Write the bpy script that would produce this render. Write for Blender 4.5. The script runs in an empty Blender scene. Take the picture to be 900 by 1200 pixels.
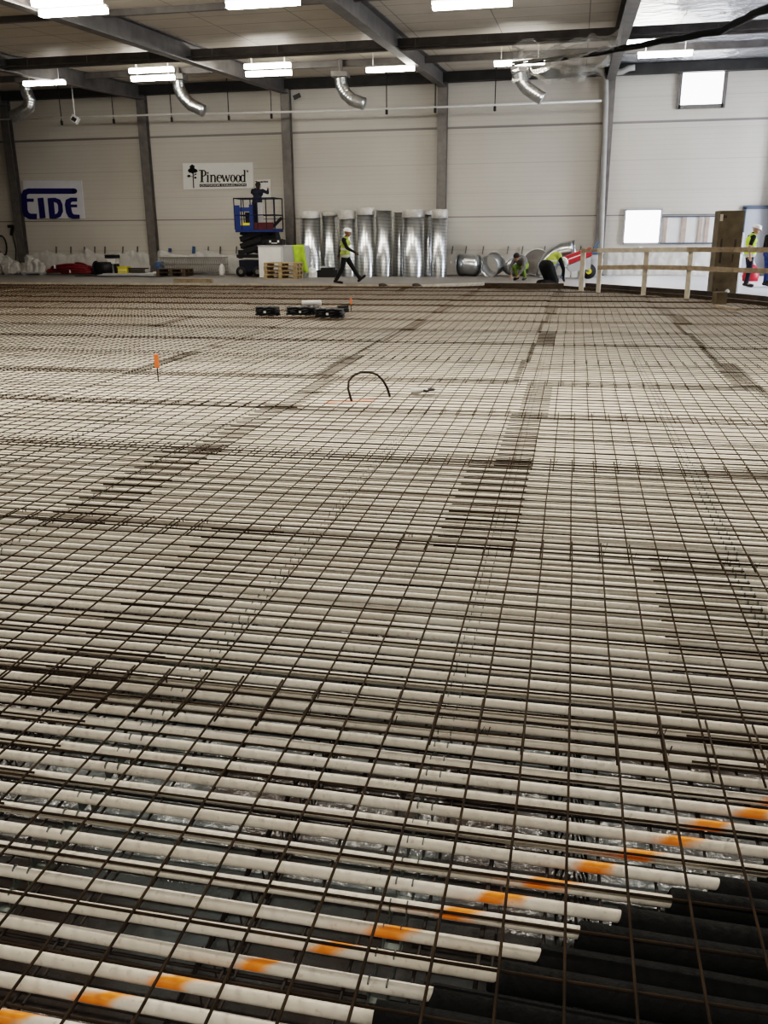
import bpy, bmesh, math, random
from mathutils import Vector, Matrix, noise as mnoise
R_ = random.Random(7)
C = bpy.context.scene.collection
PI = math.pi

# ------------------------------------------------------------------ camera model
F, PITCH, YAW, ROLL, H = 1009.319, 0.3116709, 0.2112125, -0.00631869, 1.6020836
fw = Vector((-math.sin(YAW)*math.cos(PITCH), math.cos(YAW)*math.cos(PITCH), -math.sin(PITCH)))
rt = Vector((math.cos(YAW), math.sin(YAW), 0)); up = rt.cross(fw)
RT = math.cos(ROLL)*rt + math.sin(ROLL)*up
UP = -math.sin(ROLL)*rt + math.cos(ROLL)*up
def ray(x, y): return (x-450)/F*RT + (600-y)/F*UP + fw
def onz(x, y, z=0.0):
    d = ray(x, y); t = (z-H)/d.z; return Vector((t*d.x, t*d.y, z))
def ony(x, y, Y):
    d = ray(x, y); t = Y/d.y; return Vector((t*d.x, Y, H+t*d.z))
cd = bpy.data.cameras.new('camera'); cam = bpy.data.objects.new('camera', cd); C.objects.link(cam)
cam.matrix_world = Matrix(((RT.x, UP.x, -fw.x, 0), (RT.y, UP.y, -fw.y, 0), (RT.z, UP.z, -fw.z, H), (0, 0, 0, 1)))
cd.sensor_fit = 'AUTO'; cd.sensor_width = 36; cd.lens = F*36/1200; cd.clip_start = .05; cd.clip_end = 200
bpy.context.scene.camera = cam

# ------------------------------------------------------------------ materials
def mat(name, col, rough=.6, metal=0.0, noise=0.0, nscale=8.0, col2=None, bump=0.0, bscale=30.0, spec=.5, emit=None, estr=0, alpha=1.0, trans=0.0):
    m = bpy.data.materials.new(name); m.use_nodes = True
    nt = m.node_tree; b = nt.nodes['Principled BSDF']
    b.inputs['Base Color'].default_value = (*col, 1); b.inputs['Roughness'].default_value = rough
    b.inputs['Metallic'].default_value = metal; b.inputs['Specular IOR Level'].default_value = spec
    if alpha < 1: b.inputs['Alpha'].default_value = alpha
    if trans: b.inputs['Transmission Weight'].default_value = trans
    if emit: b.inputs['Emission Color'].default_value = (*emit, 1); b.inputs['Emission Strength'].default_value = estr
    tc = nt.nodes.new('ShaderNodeTexCoord')
    if noise > 0:
        n = nt.nodes.new('ShaderNodeTexNoise'); n.inputs['Scale'].default_value = nscale; n.inputs['Detail'].default_value = 5
        nt.links.new(tc.outputs['Object'], n.inputs['Vector'])
        r = nt.nodes.new('ShaderNodeValToRGB')
        c2 = col2 or tuple(c*(1-noise) for c in col)
        r.color_ramp.elements[0].color = (*c2, 1); r.color_ramp.elements[1].color = (*col, 1)
        r.color_ramp.elements[0].position = .32; r.color_ramp.elements[1].position = .68
        nt.links.new(n.outputs['Fac'], r.inputs['Fac']); nt.links.new(r.outputs['Color'], b.inputs['Base Color'])
    if bump > 0:
        n2 = nt.nodes.new('ShaderNodeTexNoise'); n2.inputs['Scale'].default_value = bscale; n2.inputs['Detail'].default_value = 4
        nt.links.new(tc.outputs['Object'], n2.inputs['Vector'])
        bp = nt.nodes.new('ShaderNodeBump'); bp.inputs['Strength'].default_value = bump; bp.inputs['Distance'].default_value = .03
        nt.links.new(n2.outputs['Fac'], bp.inputs['Height']); nt.links.new(bp.outputs['Normal'], b.inputs['Normal'])
    return m
def mth(nt, op, a, b=None, c=None):
    n = nt.nodes.new('ShaderNodeMath'); n.operation = op
    for i, v in enumerate((a, b, c)):
        if v is None: continue
        if isinstance(v, (int, float)): n.inputs[i].default_value = v
        else: nt.links.new(v, n.inputs[i])
    return n.outputs[0]
def mixc(nt, fac, a, b):
    n = nt.nodes.new('ShaderNodeMix'); n.data_type = 'RGBA'
    if isinstance(fac, (int, float)): n.inputs[0].default_value = fac
    else: nt.links.new(fac, n.inputs[0])
    for i, v in ((6, a), (7, b)):
        if isinstance(v, tuple): n.inputs[i].default_value = (*v, 1)
        else: nt.links.new(v, n.inputs[i])
    return n.outputs[2]
def world_pos(nt):
    g = nt.nodes.new('ShaderNodeNewGeometry'); s = nt.nodes.new('ShaderNodeSeparateXYZ')
    nt.links.new(g.outputs['Position'], s.inputs[0]); return g.outputs['Position'], s.outputs
def noise_out(nt, vec, scale, detail=4):
    n = nt.nodes.new('ShaderNodeTexNoise'); n.inputs['Scale'].default_value = scale; n.inputs['Detail'].default_value = detail
    nt.links.new(vec, n.inputs['Vector']); return n.outputs['Fac']

M = {}
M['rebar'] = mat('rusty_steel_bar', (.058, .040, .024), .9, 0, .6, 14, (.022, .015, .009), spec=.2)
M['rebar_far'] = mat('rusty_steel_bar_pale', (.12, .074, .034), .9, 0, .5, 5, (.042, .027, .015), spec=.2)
M['rebar_low'] = mat('dark_steel_bar', (.05, .037, .03), .7, .2, .5, 10, (.02, .015, .012))
M['rail'] = mat('grey_green_steel_strip', (.16, .185, .17), .5, .2, .35, 10)
M['sleeve'] = mat('black_foam', (.009, .0095, .0095), .75, 0, .5, 6, (.005, .0055, .005), .25, 60, .25)
M['concrete'] = mat('grey_concrete', (.42, .40, .375), .8, 0, .35, 1.2, (.31, .29, .265), .1, 20)
M['column'] = mat('grey_painted_steel', (.22, .205, .195), .5, .3, .25, 4)
M['beam'] = mat('dark_grey_steel', (.16, .15, .145), .5, .3, .3, 3)
M['eave'] = mat('dark_steel_eave', (.05, .048, .047), .6, .2, .3, 3)
M['galv'] = mat('galvanised_steel', (.62, .64, .66), .28, 1, .2, 5)
M['wood'] = mat('raw_pine_timber', (.40, .32, .225), .7, 0, .45, 7, (.25, .19, .13))
M['wood_pale'] = mat('pale_board', (.66, .585, .48), .7, 0, .3, 5)
M['wood_dark'] = mat('dark_timber_and_shade', (.075, .055, .038), .7, 0, .5, 4, (.035, .026, .02))  # dark tone includes the shaded side of the edge boards; also plain dark wood
M['pallet'] = mat('pallet_wood', (.50, .37, .21), .75, 0, .4, 6)
M['pallet_old'] = mat('old_pallet_wood', (.13, .09, .055), .8, 0, .4, 6)
M['white'] = mat('white_paint', (.78, .77, .75), .5, 0, .08, 3)
M['whiteplastic'] = mat('white_plastic_film', (.55, .53, .50), .3, 0, .3, 4, None, .7, 8)
M['black'] = mat('black_plastic', (.014, .014, .015), .5, 0, .3, 5)
M['rubber'] = mat('black_rubber', (.02, .02, .02), .8)
M['blue'] = mat('blue_lift_paint', (.016, .045, .17), .45, 0, .2, 4)
M['navy'] = mat('navy_cloth', (.012, .015, .032), .85, 0, .3, 9)
M['denim'] = mat('blue_denim', (.05, .10, .30), .85, 0, .4, 8)
M['blackcloth'] = mat('black_cloth', (.013, .013, .014), .9, 0, .3, 9)
M['greycloth'] = mat('grey_cloth', (.16, .155, .15), .9, 0, .3, 9)
M['skin'] = mat('skin', (.52, .30, .21), .55, 0, .1, 6)
M['skin_tan'] = mat('skin_tan', (.34, .18, .11), .55, 0, .1, 6)
M['hair'] = mat('dark_hair', (.02, .015, .012), .8)
M['helmet'] = mat('white_helmet', (.80, .79, .76), .35)
M['boot'] = mat('black_boot', (.018, .016, .015), .7)
M['red'] = mat('red_paint', (.50, .025, .035), .45, 0, .2, 4)
M['redhose'] = mat('dark_red_hose', (.20, .008, .016), .55, 0, .3, 5)
M['maroon'] = mat('dark_red_paint', (.09, .015, .018), .6, 0, .3, 5)
M['lime'] = mat('dull_lime_cloth', (.22, .31, .05), .85, 0, .3, 8)
M['yellow'] = mat('yellow_plastic', (.75, .62, .05), .5)
M['orange'] = mat('orange_paint', (.95, .22, .07), .6, 0, .2, 10)
M['signblue'] = mat('navy_blue_lettering', (.012, .012, .14), .5)
M['signblack'] = mat('black_lettering', (.012, .010, .009), .5)
M['signwhite'] = mat('white_sign_face', (.82, .81, .78), .3, 0, .05, 2, None, .15, 3)
M['signgrey'] = mat('pale_grey_sign_face', (.70, .70, .74), .35, 0, .08, 2)
M['bluedrum'] = mat('blue_plastic', (.07, .14, .26), .5)
M['greybox'] = mat('grey_board', (.45, .45, .46), .6, 0, .1, 2)
M['tube'] = mat('fluorescent_diffuser', (1, 1, 1), .4, emit=(1, .96, .88), estr=40)
M['fixture'] = mat('white_enamel', (.75, .75, .74), .4)
M['daylight'] = mat('bright_pane', (1, 1, 1), .3, emit=(1, 1, 1), estr=5)
M['door'] = mat('pale_grey_door', (.45, .46, .50), .5)
M['doorframe'] = mat('blue_grey_frame', (.10, .12, .16), .5)
M['trench'] = mat('brown_mud', (.10, .075, .05), .9, 0, .4, 4)
M['glove'] = mat('grey_glove_cloth', (.6, .58, .55), .9)
M['batten'] = mat('pinkish_timber', (.52, .42, .36), .7, 0, .2, 6)

def hivis(name, col):
    m = mat(name, col, .7)
    nt = m.node_tree; b = nt.nodes['Principled BSDF']
    tc = nt.nodes.new('ShaderNodeTexCoord'); s = nt.nodes.new('ShaderNodeSeparateXYZ'); nt.links.new(tc.outputs['Generated'], s.inputs[0])
    z = s.outputs[2]
    f1 = mth(nt, 'COMPARE', z, .12, .055); f2 = mth(nt, 'COMPARE', z, .42, .05)
    f = mth(nt, 'MAXIMUM', f1, f2)
    nt.links.new(mixc(nt, f, col, (.62, .62, .58)), b.inputs['Base Color'])
    return m
M['vest'] = hivis('hivis_yellow_vest', (.55, .75, .07))
M['vest_dull'] = hivis('hivis_olive_yellow_vest', (.36, .42, .07))
M['vestplain'] = mat('hivis_yellow_cloth', (.42, .60, .05), .7, 0, .25, 8)

def pipe_mat():
    m = mat('white_floor_pipe', (.7, .66, .6), .42)
    nt = m.node_tree; b = nt.nodes['Principled BSDF']
    pos, s = world_pos(nt)
    mp = nt.nodes.new('ShaderNodeMapping'); mp.inputs['Scale'].default_value = (1, 6, 6); nt.links.new(pos, mp.inputs[0])
    n1 = noise_out(nt, mp.outputs[0], 2.2); n2 = noise_out(nt, pos, 55, 3)
    r = nt.nodes.new('ShaderNodeMapRange'); r.inputs[1].default_value = .35; r.inputs[2].default_value = .7; nt.links.new(n1, r.inputs[0])
    base = mixc(nt, r.outputs[0], (.80, .755, .69), (.66, .60, .52))
    r2 = nt.nodes.new('ShaderNodeMapRange'); r2.inputs[1].default_value = .58; r2.inputs[2].default_value = .72; nt.links.new(n2, r2.inputs[0])
    base = mixc(nt, mth(nt, 'MULTIPLY', r2.outputs[0], .45), base, (.42, .33, .24))
    # orange paint dabs along the marking line beside the sleeves
    dyl = mth(nt, 'SUBTRACT', s[1], 1.678)
    lx = mth(nt, 'SUBTRACT', s[0], mth(nt, 'SUBTRACT', mth(nt, 'MINIMUM', mth(nt, 'MULTIPLY', dyl, 1.94), mth(nt, 'MULTIPLY', dyl, 1.42)), .317))
    wob = mth(nt, 'MULTIPLY', mth(nt, 'SUBTRACT', noise_out(nt, pos, 9, 2), .5), .12)
    d = mth(nt, 'ABSOLUTE', mth(nt, 'ADD', lx, wob))
    r3 = nt.nodes.new('ShaderNodeMapRange'); r3.inputs[1].default_value = .062; r3.inputs[2].default_value = .02; nt.links.new(d, r3.inputs[0])
    near = mth(nt, 'LESS_THAN', s[1], 2.42)
    upf = mth(nt, 'GREATER_THAN', s[2], -.052)
    fac = mth(nt, 'MULTIPLY', mth(nt, 'MULTIPLY', r3.outputs[0], near), upf)
    # faint orange mark under the bent hose
    dx = mth(nt, 'ABSOLUTE', mth(nt, 'ADD', s[0], 2.18)); dy = mth(nt, 'ABSOLUTE', mth(nt, 'SUBTRACT', s[1], mth(nt, 'ADD', 8.55, mth(nt, 'MULTIPLY', mth(nt, 'ADD', s[0], 2.18), .5))))
    f2 = mth(nt, 'MULTIPLY', mth(nt, 'LESS_THAN', dx, .24), mth(nt, 'LESS_THAN', dy, .08))
    col = mixc(nt, mth(nt, 'MULTIPLY', f2, .6), base, (.95, .30, .16))
    col = mixc(nt, fac, col, (.98, .29, .02))
    nt.links.new(col, b.inputs['Base Color'])
    return m
M['pipe'] = pipe_mat()

def film_mat():
    m = mat('grey_blue_plastic_film', (.2, .23, .24), .24, 0, .5, 2.5, (.12, .13, .13), 0)
    nt = m.node_tree; b = nt.nodes['Principled BSDF']
    pos, s = world_pos(nt)
    n = noise_out(nt, pos, 1.3, 3)
    r = nt.nodes.new('ShaderNodeValToRGB'); nt.links.new(n, r.inputs[0])
    r.color_ramp.elements[0].position = .4; r.color_ramp.elements[0].color = (.095, .078, .073, 1)
    r.color_ramp.elements[1].position = .55; r.color_ramp.elements[1].color = (.17, .195, .205, 1)
    nt.links.new(r.outputs[0], b.inputs['Base Color'])
    n2 = noise_out(nt, pos, 7, 5)
    bp = nt.nodes.new('ShaderNodeBump'); bp.inputs['Strength'].default_value = .8; bp.inputs['Distance'].default_value = .05
    nt.links.new(n2, bp.inputs['Height']); nt.links.new(bp.outputs['Normal'], b.inputs['Normal'])
    return m
M['film'] = film_mat()

def wall_mat():
    m = mat('white_ribbed_wall_panel', (.7, .67, .62), .45)
    nt = m.node_tree; b = nt.nodes['Principled BSDF']
    pos, s = world_pos(nt); z = s[2]
    base = mixc(nt, noise_out(nt, pos, .5, 3), (.54, .505, .455), (.62, .59, .54))
    # narrow horizontal ribs
    fr = mth(nt, 'FRACT', mth(nt, 'MULTIPLY', z, 6.0)); rib = mth(nt, 'LESS_THAN', fr, .14)
    base = mixc(nt, mth(nt, 'MULTIPLY', rib, .16), base, (.35, .32, .29))
    fr2 = mth(nt, 'FRACT', mth(nt, 'MULTIPLY', mth(nt, 'ADD', z, .08), 1/1.06)); rib2 = mth(nt, 'LESS_THAN', fr2, .03)
    base = mixc(nt, mth(nt, 'MULTIPLY', rib2, .25), base, (.3, .28, .26))
    seam = mth(nt, 'MAXIMUM', mth(nt, 'COMPARE', z, 2.24, .022), mth(nt, 'COMPARE', z, 5.46, .04))
    base = mixc(nt, mth(nt, 'MULTIPLY', seam, .75), base, (.13, .12, .12))
    nt.links.new(base, b.inputs['Base Color'])
    return m
M['wall'] = wall_mat()

def ceil_mat(name, c1, c2, seam, rough=.6, metal=0, bump=0):
    m = mat(name, c1, rough, metal, spec=.4)
    nt = m.node_tree; b = nt.nodes['Principled BSDF']
    pos, s = world_pos(nt)
    base = mixc(nt, noise_out(nt, pos, 1.1, 6), c2, c1)
    fy = mth(nt, 'LESS_THAN', mth(nt, 'FRACT', mth(nt, 'MULTIPLY', s[1], 1/1.2)), .035)
    fx = mth(nt, 'LESS_THAN', mth(nt, 'FRACT', mth(nt, 'MULTIPLY', s[0], 1/2.4)), .012)
    base = mixc(nt, mth(nt, 'MULTIPLY', mth(nt, 'MAXIMUM', fy, fx), .7), base, seam)
    nt.links.new(base, b.inputs['Base Color'])
    if bump:
        n2 = noise_out(nt, pos, 2.6, 6)
        bp = nt.nodes.new('ShaderNodeBump'); bp.inputs['Strength'].default_value = 1.0; bp.inputs['Distance'].default_value = .35
        nt.links.new(n2, bp.inputs['Height']); nt.links.new(bp.outputs['Normal'], b.inputs['Normal'])
    return m
M['ceil'] = ceil_mat('board_ceiling', (.60, .54, .46), (.40, .355, .30), (.10, .09, .08))
M['foil'] = ceil_mat('silver_foil_ceiling', (.85, .87, .92), (.68, .70, .75), (.25, .25, .28), .22, .75, .9)

def spiral_mat():
    m = mat('spiral_duct_steel', (.70, .72, .74), .28, 1)
    nt = m.node_tree; b = nt.nodes['Principled BSDF']
    tc = nt.nodes.new('ShaderNodeTexCoord'); s = nt.nodes.new('ShaderNodeSeparateXYZ'); nt.links.new(tc.outputs['Object'], s.inputs[0])
    ang = mth(nt, 'MULTIPLY', mth(nt, 'ARCTAN2', s.outputs[1], s.outputs[0]), .12/(2*PI))
    t = mth(nt, 'FRACT', mth(nt, 'MULTIPLY', mth(nt, 'ADD', s.outputs[2], ang), 1/.12))
    ridge = mth(nt, 'LESS_THAN', t, .16)
    nt.links.new(mixc(nt, mth(nt, 'MULTIPLY', ridge, .6), (.68, .70, .72), (.25, .26, .28)), b.inputs['Base Color'])
    bp = nt.nodes.new('ShaderNodeBump'); bp.inputs['Strength'].default_value = .6; bp.inputs['Distance'].default_value = .01
    nt.links.new(ridge, bp.inputs['Height']); nt.links.new(bp.outputs['Normal'], b.inputs['Normal'])
    return m
M['spiral'] = spiral_mat()
def sheer_mat():
    m = mat('clear_plastic_sheet', (.88, .87, .85), .16, 0, 0, 4, None, 1.0, 7, alpha=.4)
    return m
M['sheer'] = sheer_mat()
M['thin'] = mat('thin_clear_film', (.62, .60, .55), .2, 0, 0, 4, None, 1.0, 3, alpha=.3)
M['vent'] = mat('grey_vent_pipe', (.36, .35, .33), .5, 0, .15, 3)
def fibre(): return mat('brown_board_post', (.16, .125, .075), .7, 0, .45, 3, (.09, .07, .042))
M['post'] = fibre()

# ------------------------------------------------------------------ mesh builder
class MB:
    def __init__(s): s.v = []; s.f = []
    def add(s, vs, fs):
        o = len(s.v); s.v += [tuple(v) for v in vs]; s.f += [tuple(i+o for i in f) for f in fs]; return s
    def box(s, c, d, rz=0, rx=0, ry=0):
        m = Matrix.Translation(c) @ Matrix.Rotation(rz, 4, 'Z') @ Matrix.Rotation(ry, 4, 'Y') @ Matrix.Rotation(rx, 4, 'X')
        vs = [m @ Vector((x*d[0]/2, y*d[1]/2, z*d[2]/2)) for x in (-1, 1) for y in (-1, 1) for z in (-1, 1)]
        return s.add(vs, [(0, 1, 3, 2), (4, 6, 7, 5), (0, 4, 5, 1), (2, 3, 7, 6), (0, 2, 6, 4), (1, 5, 7, 3)])
    def bar(s, p0, p1, w, h):
        p0 = Vector(p0); p1 = Vector(p1); d = (p1-p0).normalized()
        a = Vector((0, 0, 1)) if abs(d.z) < .95 else Vector((0, 1, 0))
        sx = d.cross(a).normalized()*w/2; sy = sx.cross(d).normalized()*h/2
        vs = [p+i*sx+j*sy for p in (p0, p1) for i, j in ((-1, -1), (1, -1), (1, 1), (-1, 1))]
        return s.add(vs, [(0, 1, 2, 3), (7, 6, 5, 4), (0, 4, 5, 1), (1, 5, 6, 2), (2, 6, 7, 3), (3, 7, 4, 0)])
    def tube(s, pts, r, n=8, caps=True, closed=False):
        pts = [Vector(p) for p in pts]; k = len(pts); rs = r if isinstance(r, (list, tuple)) else [r]*k
        vs = []; prev = None
        for i, p in enumerate(pts):
            if closed: d = pts[(i+1) % k]-pts[i-1]
            else: d = pts[min(i+1, k-1)]-pts[max(i-1, 0)]
            d.normalize()
            if prev is None:
                a = Vector((0, 0, 1)) if abs(d.z) < .9 else Vector((0, 1, 0)); u = d.cross(a).normalized()
            else: u = (prev-d*prev.dot(d)).normalized()
            prev = u; w = d.cross(u)
            vs += [p+rs[i]*(math.cos(2*PI*j/n)*u+math.sin(2*PI*j/n)*w) for j in range(n)]
        fs = []
        for i in range(k if closed else k-1):
            b = (i+1) % k
            fs += [(i*n+j, i*n+(j+1) % n, b*n+(j+1) % n, b*n+j) for j in range(n)]
        if caps and not closed: fs += [tuple(range(n-1, -1, -1)), tuple((k-1)*n+j for j in range(n))]
        return s.add(vs, fs)
    def lathe(s, prof, n=24, c=(0, 0, 0), sx=1, sy=1):
        vs = []; k = len(prof)
        for r, z in prof: vs += [(c[0]+sx*r*math.cos(2*PI*j/n), c[1]+sy*r*math.sin(2*PI*j/n), c[2]+z) for j in range(n)]
        return s.add(vs, [(i*n+j, i*n+(j+1) % n, (i+1)*n+(j+1) % n, (i+1)*n+j) for i in range(k-1) for j in range(n)])
    def ball(s, c, r, n=10, sc=(1, 1, 1)):
        prof = [(math.sin(PI*i/n)*r+1e-5, -math.cos(PI*i/n)*r) for i in range(n+1)]
        vs = []; m = n+4
        for q, z in prof: vs += [(c[0]+sc[0]*q*math.cos(2*PI*j/m), c[1]+sc[1]*q*math.sin(2*PI*j/m), c[2]+sc[2]*z) for j in range(m)]
        return s.add(vs, [(i*m+j, i*m+(j+1) % m, (i+1)*m+(j+1) % m, (i+1)*m+j) for i in range(n) for j in range(m)])
    def cap(s, p0, p1, r0, r1, n=10):
        """tapered capsule"""
        p0 = Vector(p0); p1 = Vector(p1); d = (p1-p0); L = d.length
        if L < 1e-6: return s.ball(p0, r0)
        d /= L; pts = []; rs = []
        for i in range(5): a = PI/2*(i/4); pts.append(p0-d*r0*math.cos(a)); rs.append(max(r0*math.sin(a), 1e-4))
        for i in range(5): a = PI/2*(i/4); pts.append(p1+d*r1*math.sin(a)); rs.append(max(r1*math.cos(a), 1e-4))
        return s.tube(pts, rs, n)
    def poly(s, pts2, to3, depth):
        """flat prism: pts2 polygon, to3 maps (u,v,d) to space"""
        n = len(pts2); vs = [to3(u, v, 0) for u, v in pts2]+[to3(u, v, depth) for u, v in pts2]
        return s.add(vs, [tuple(range(n)), tuple(range(2*n-1, n-1, -1))]+[(i, (i+1) % n, n+(i+1) % n, n+i) for i in range(n)])
    def build(s, name, m, parent=None, smooth=False, loc=None):
        me = bpy.data.meshes.new(name); me.from_pydata(s.v, [], s.f); me.materials.append(M[m] if isinstance(m, str) else m)
        if smooth:
            for p in me.polygons: p.use_smooth = True
        bm = bmesh.new(); bm.from_mesh(me); bmesh.ops.recalc_face_normals(bm, faces=bm.faces); bm.to_mesh(me); bm.free()
        o = bpy.data.objects.new(name, me); C.objects.link(o)
        if parent is not None: o.parent = parent
        if loc is not None: o.location = loc
        return o
def tag(o, label=None, cat=None, group=None, kind=None):
    if label: o['label'] = label
    if cat: o['category'] = cat
    if group: o['group'] = group
    if kind: o['kind'] = kind
    return o
def thing(name, label, cat, loc, rz=0, group=None):
    o = bpy.data.objects.new(name, None); C.objects.link(o); o.empty_display_size = .1
    o.location = loc; o.rotation_euler = (0, 0, rz); return tag(o, label, cat, group)
def struct(mb, name, m): return tag(mb.build(name, m), kind='structure')
def smooth_autos(o, ang=.6):
    me = o.data
    for p in me.polygons: p.use_smooth = True
    try: me.set_sharp_from_angle(angle=ang)
    except Exception: pass
    return o

ORD = ['nearest', 'second', 'third', 'fourth', 'fifth', 'sixth', 'seventh', 'eighth', 'ninth', 'tenth', 'eleventh', 'twelfth', 'thirteenth', 'fourteenth', 'fifteenth', 'sixteenth', 'seventeenth', 'eighteenth', 'nineteenth', 'twentieth', 'next-to-last', 'last']

# ------------------------------------------------------------------ room
WY = 35.6; FZ = .05; XL, XR = -34.0, 15.0; YB = -9.0
def ceil_z(Y): return 6.68+.045*(Y-20)
right_tab = [(-9, 9.0), (6, 9.0), (12, 8.2), (16, 6.7), (19, 5.75), (21.6, 4.65), (23, 3.95), (24.3, 3.1), (25.5, 2.05), (27.2, .60), (28.4, -.35), (29.8, -.9)]
def xr(Y):
    for (a, xa), (b, xb) in zip(right_tab, right_tab[1:]):
        if Y <= b: return xa+(xb-xa)*(Y-a)/(b-a)
    return -.9
top_tab = [(-31, 28.1), (-4.75, 28.1), (-2.9, 29.6), (-1.0, 29.6)]
def ytop(X):
    if X < -4.75: return 28.1
    if X < -2.9: return 28.1+1.5*(X+4.75)/1.85
    return 29.6
edge = [(-31, YB)]+top_tab+[(x, y) for y, x in reversed(right_tab[:-1])]
def inside(X, Y): return X > -31 and Y < ytop(X) and X < xr(Y)

fl = MB()
def quad(mb, pts): mb.add(pts, [(0, 1, 2, 3)])
xs = [XL, -31, -20, -4.75, -2.9, -1.0]
for a, b in zip(xs, xs[1:]): quad(fl, [(a, ytop(a) if a >= -31 else YB, FZ), (b, ytop(b), FZ), (b, WY, FZ), (a, WY, FZ)] if a >= -31 else [(a, YB, FZ), (b, YB, FZ), (b, WY, FZ), (a, WY, FZ)])
quad(fl, [(-1.0, 29.6, FZ), (XR, 29.6, FZ), (XR, WY, FZ), (-1.0, WY, FZ)])
for (ya, xa), (yb, xb) in zip(right_tab[:-1], right_tab[1:]):
    yb2 = min(yb, 29.6); xb2 = xb if yb <= 29.6 else -1.0
    quad(fl, [(xa, ya, FZ), (XR, ya, FZ), (XR, yb2, FZ), (xb2, yb2, FZ)])
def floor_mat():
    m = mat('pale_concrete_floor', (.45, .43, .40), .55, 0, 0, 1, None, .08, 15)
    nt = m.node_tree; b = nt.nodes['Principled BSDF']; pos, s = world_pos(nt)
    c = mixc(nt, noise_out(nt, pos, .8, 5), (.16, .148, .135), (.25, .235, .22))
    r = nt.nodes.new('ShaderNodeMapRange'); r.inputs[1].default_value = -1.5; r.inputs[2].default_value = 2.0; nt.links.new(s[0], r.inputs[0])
    c = mixc(nt, r.outputs[0], c, (.72, .73, .76)); nt.links.new(c, b.inputs['Base Color']); return m  # base colour whitens to the right, standing in for daylight there
M['floor'] = floor_mat()
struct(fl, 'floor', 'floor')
pb = MB(); quad(pb, [(-31, YB, -.19), (9.2, YB, -.19), (9.2, 30, -.19), (-31, 30, -.19)])
struct(pb, 'floor_pit', 'film')
pw = MB()
for (x0, y0), (x1, y1) in zip(edge, edge[1:]+edge[:1]): quad(pw, [(x0, y0, -.19), (x1, y1, -.19), (x1, y1, FZ), (x0, y0, FZ)])
struct(pw, 'wall_pit', 'wood_dark')

wl = MB(); quad(wl, [(XL, WY, 0), (XR, WY, 0), (XR, WY, 8.2), (XL, WY, 8.2)]); struct(wl, 'wall_back', 'wall')
wl = MB(); quad(wl, [(XL, YB, 0), (XL, WY, 0), (XL, WY, 8.2), (XL, YB, 8.2)]); struct(wl, 'wall_left', 'wall')
wl = MB()   # right wall with a wide gate opening Y 26..33, z 0..5
for y0, y1, z0, z1 in ((YB, 25, 0, 8.2), (33.5, WY, 0, 8.2), (25, 33.5, 5, 8.2)): quad(wl, [(XR, y0, z0), (XR, y1, z0), (XR, y1, z1), (XR, y0, z1)])
struct(wl, 'wall_right', 'wall')
wl = MB(); quad(wl, [(XL, YB, 0), (XR, YB, 0), (XR, YB, 8.2), (XL, YB, 8.2)]); struct(wl, 'wall_front', 'wall')
cl = MB(); quad(cl, [(XL, YB, ceil_z(YB)), (.9, YB, ceil_z(YB)), (.9, WY, ceil_z(WY)), (XL, WY, ceil_z(WY))]); struct(cl, 'ceiling', 'ceil')
cl = MB(); quad(cl, [(.9, YB, ceil_z(YB)), (XR, YB, ceil_z(YB)), (XR, WY, ceil_z(WY)), (.9, WY, ceil_z(WY))]); struct(cl, 'ceiling_foil', 'foil')

# H columns and rafters
colX = [ony(*p, WY-.1).x for p in ((17, 210), (174, 210), (338, 190), (518.5, 165), (709, 190))]
for i, x in enumerate([colX[0]-6.15]+colX+[colX[-1]+6.15]):
    mb = MB(); h = ceil_z(WY)-.35
    for yy in (-.26, 0): mb.box((x, WY+yy-.02, h/2+FZ/2), (.36, .03, h-FZ))
    mb.box((x, WY-.15, h/2+FZ/2), (.03, .24, h-FZ)); mb.box((x, WY-.16, FZ+.015), (.5, .34, .03))
    tag(mb.build('column', 'column'), kind='structure').name = f'trim_{i+1}'
    rb = MB(); Y0, Y1 = YB, WY
    def slab(zo0, zo1, w):
        rb.add([(x+sx*w/2, Y, ceil_z(Y)+z) for Y in (Y0, Y1) for sx, z in ((-1, zo0), (1, zo0), (1, zo1), (-1, zo1))],
               [(0, 1, 2, 3), (7, 6, 5, 4), (0, 4, 5, 1), (1, 5, 6, 2), (2, 6, 7, 3), (3, 7, 4, 0)])
    slab(-.52, -.48, .30); slab(-.48, -.03, .05); slab(-.03, 0, .34)
    tag(rb.build('rafter', 'beam'), kind='structure').name = f'trim_{i+11}'
# eave beam and purlins
def xbar(name, Y, z, w, h, m, x0=XL, x1=XR):
    mb = MB(); mb.box(((x0+x1)/2, Y, z), (x1-x0, w, h)); o = struct(mb, name, m); return o
xbar('trim_21', WY-.22, ceil_z(WY)-.2, .3, .34, 'eave')
xbar('trim_22', 26.6, ceil_z(26.6)-.30, .14, .30, 'beam')
xbar('trim_23', 31.2, ceil_z(31.2)-.1, .14, .2, 'beam')
xbar('trim_24', 21.4, ceil_z(21.4)-.07, .12, .14, 'beam')
xbar('trim_25', 16.2, ceil_z(16.2)-.1, .14, .2, 'beam')
mb = MB()
for x in range(-33, 15, 2): mb.box((x+.3, 26.3, 6.62), (.05, .05, .3))
mb.tube([(XL, 26.3, 6.5), (XR, 26.3, 6.5)], .035, 6); mb.tube([(XL, 26.15, 6.55), (XR, 26.15, 6.55)], .02, 6)
struct(mb, 'trim_26', 'beam')

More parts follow.
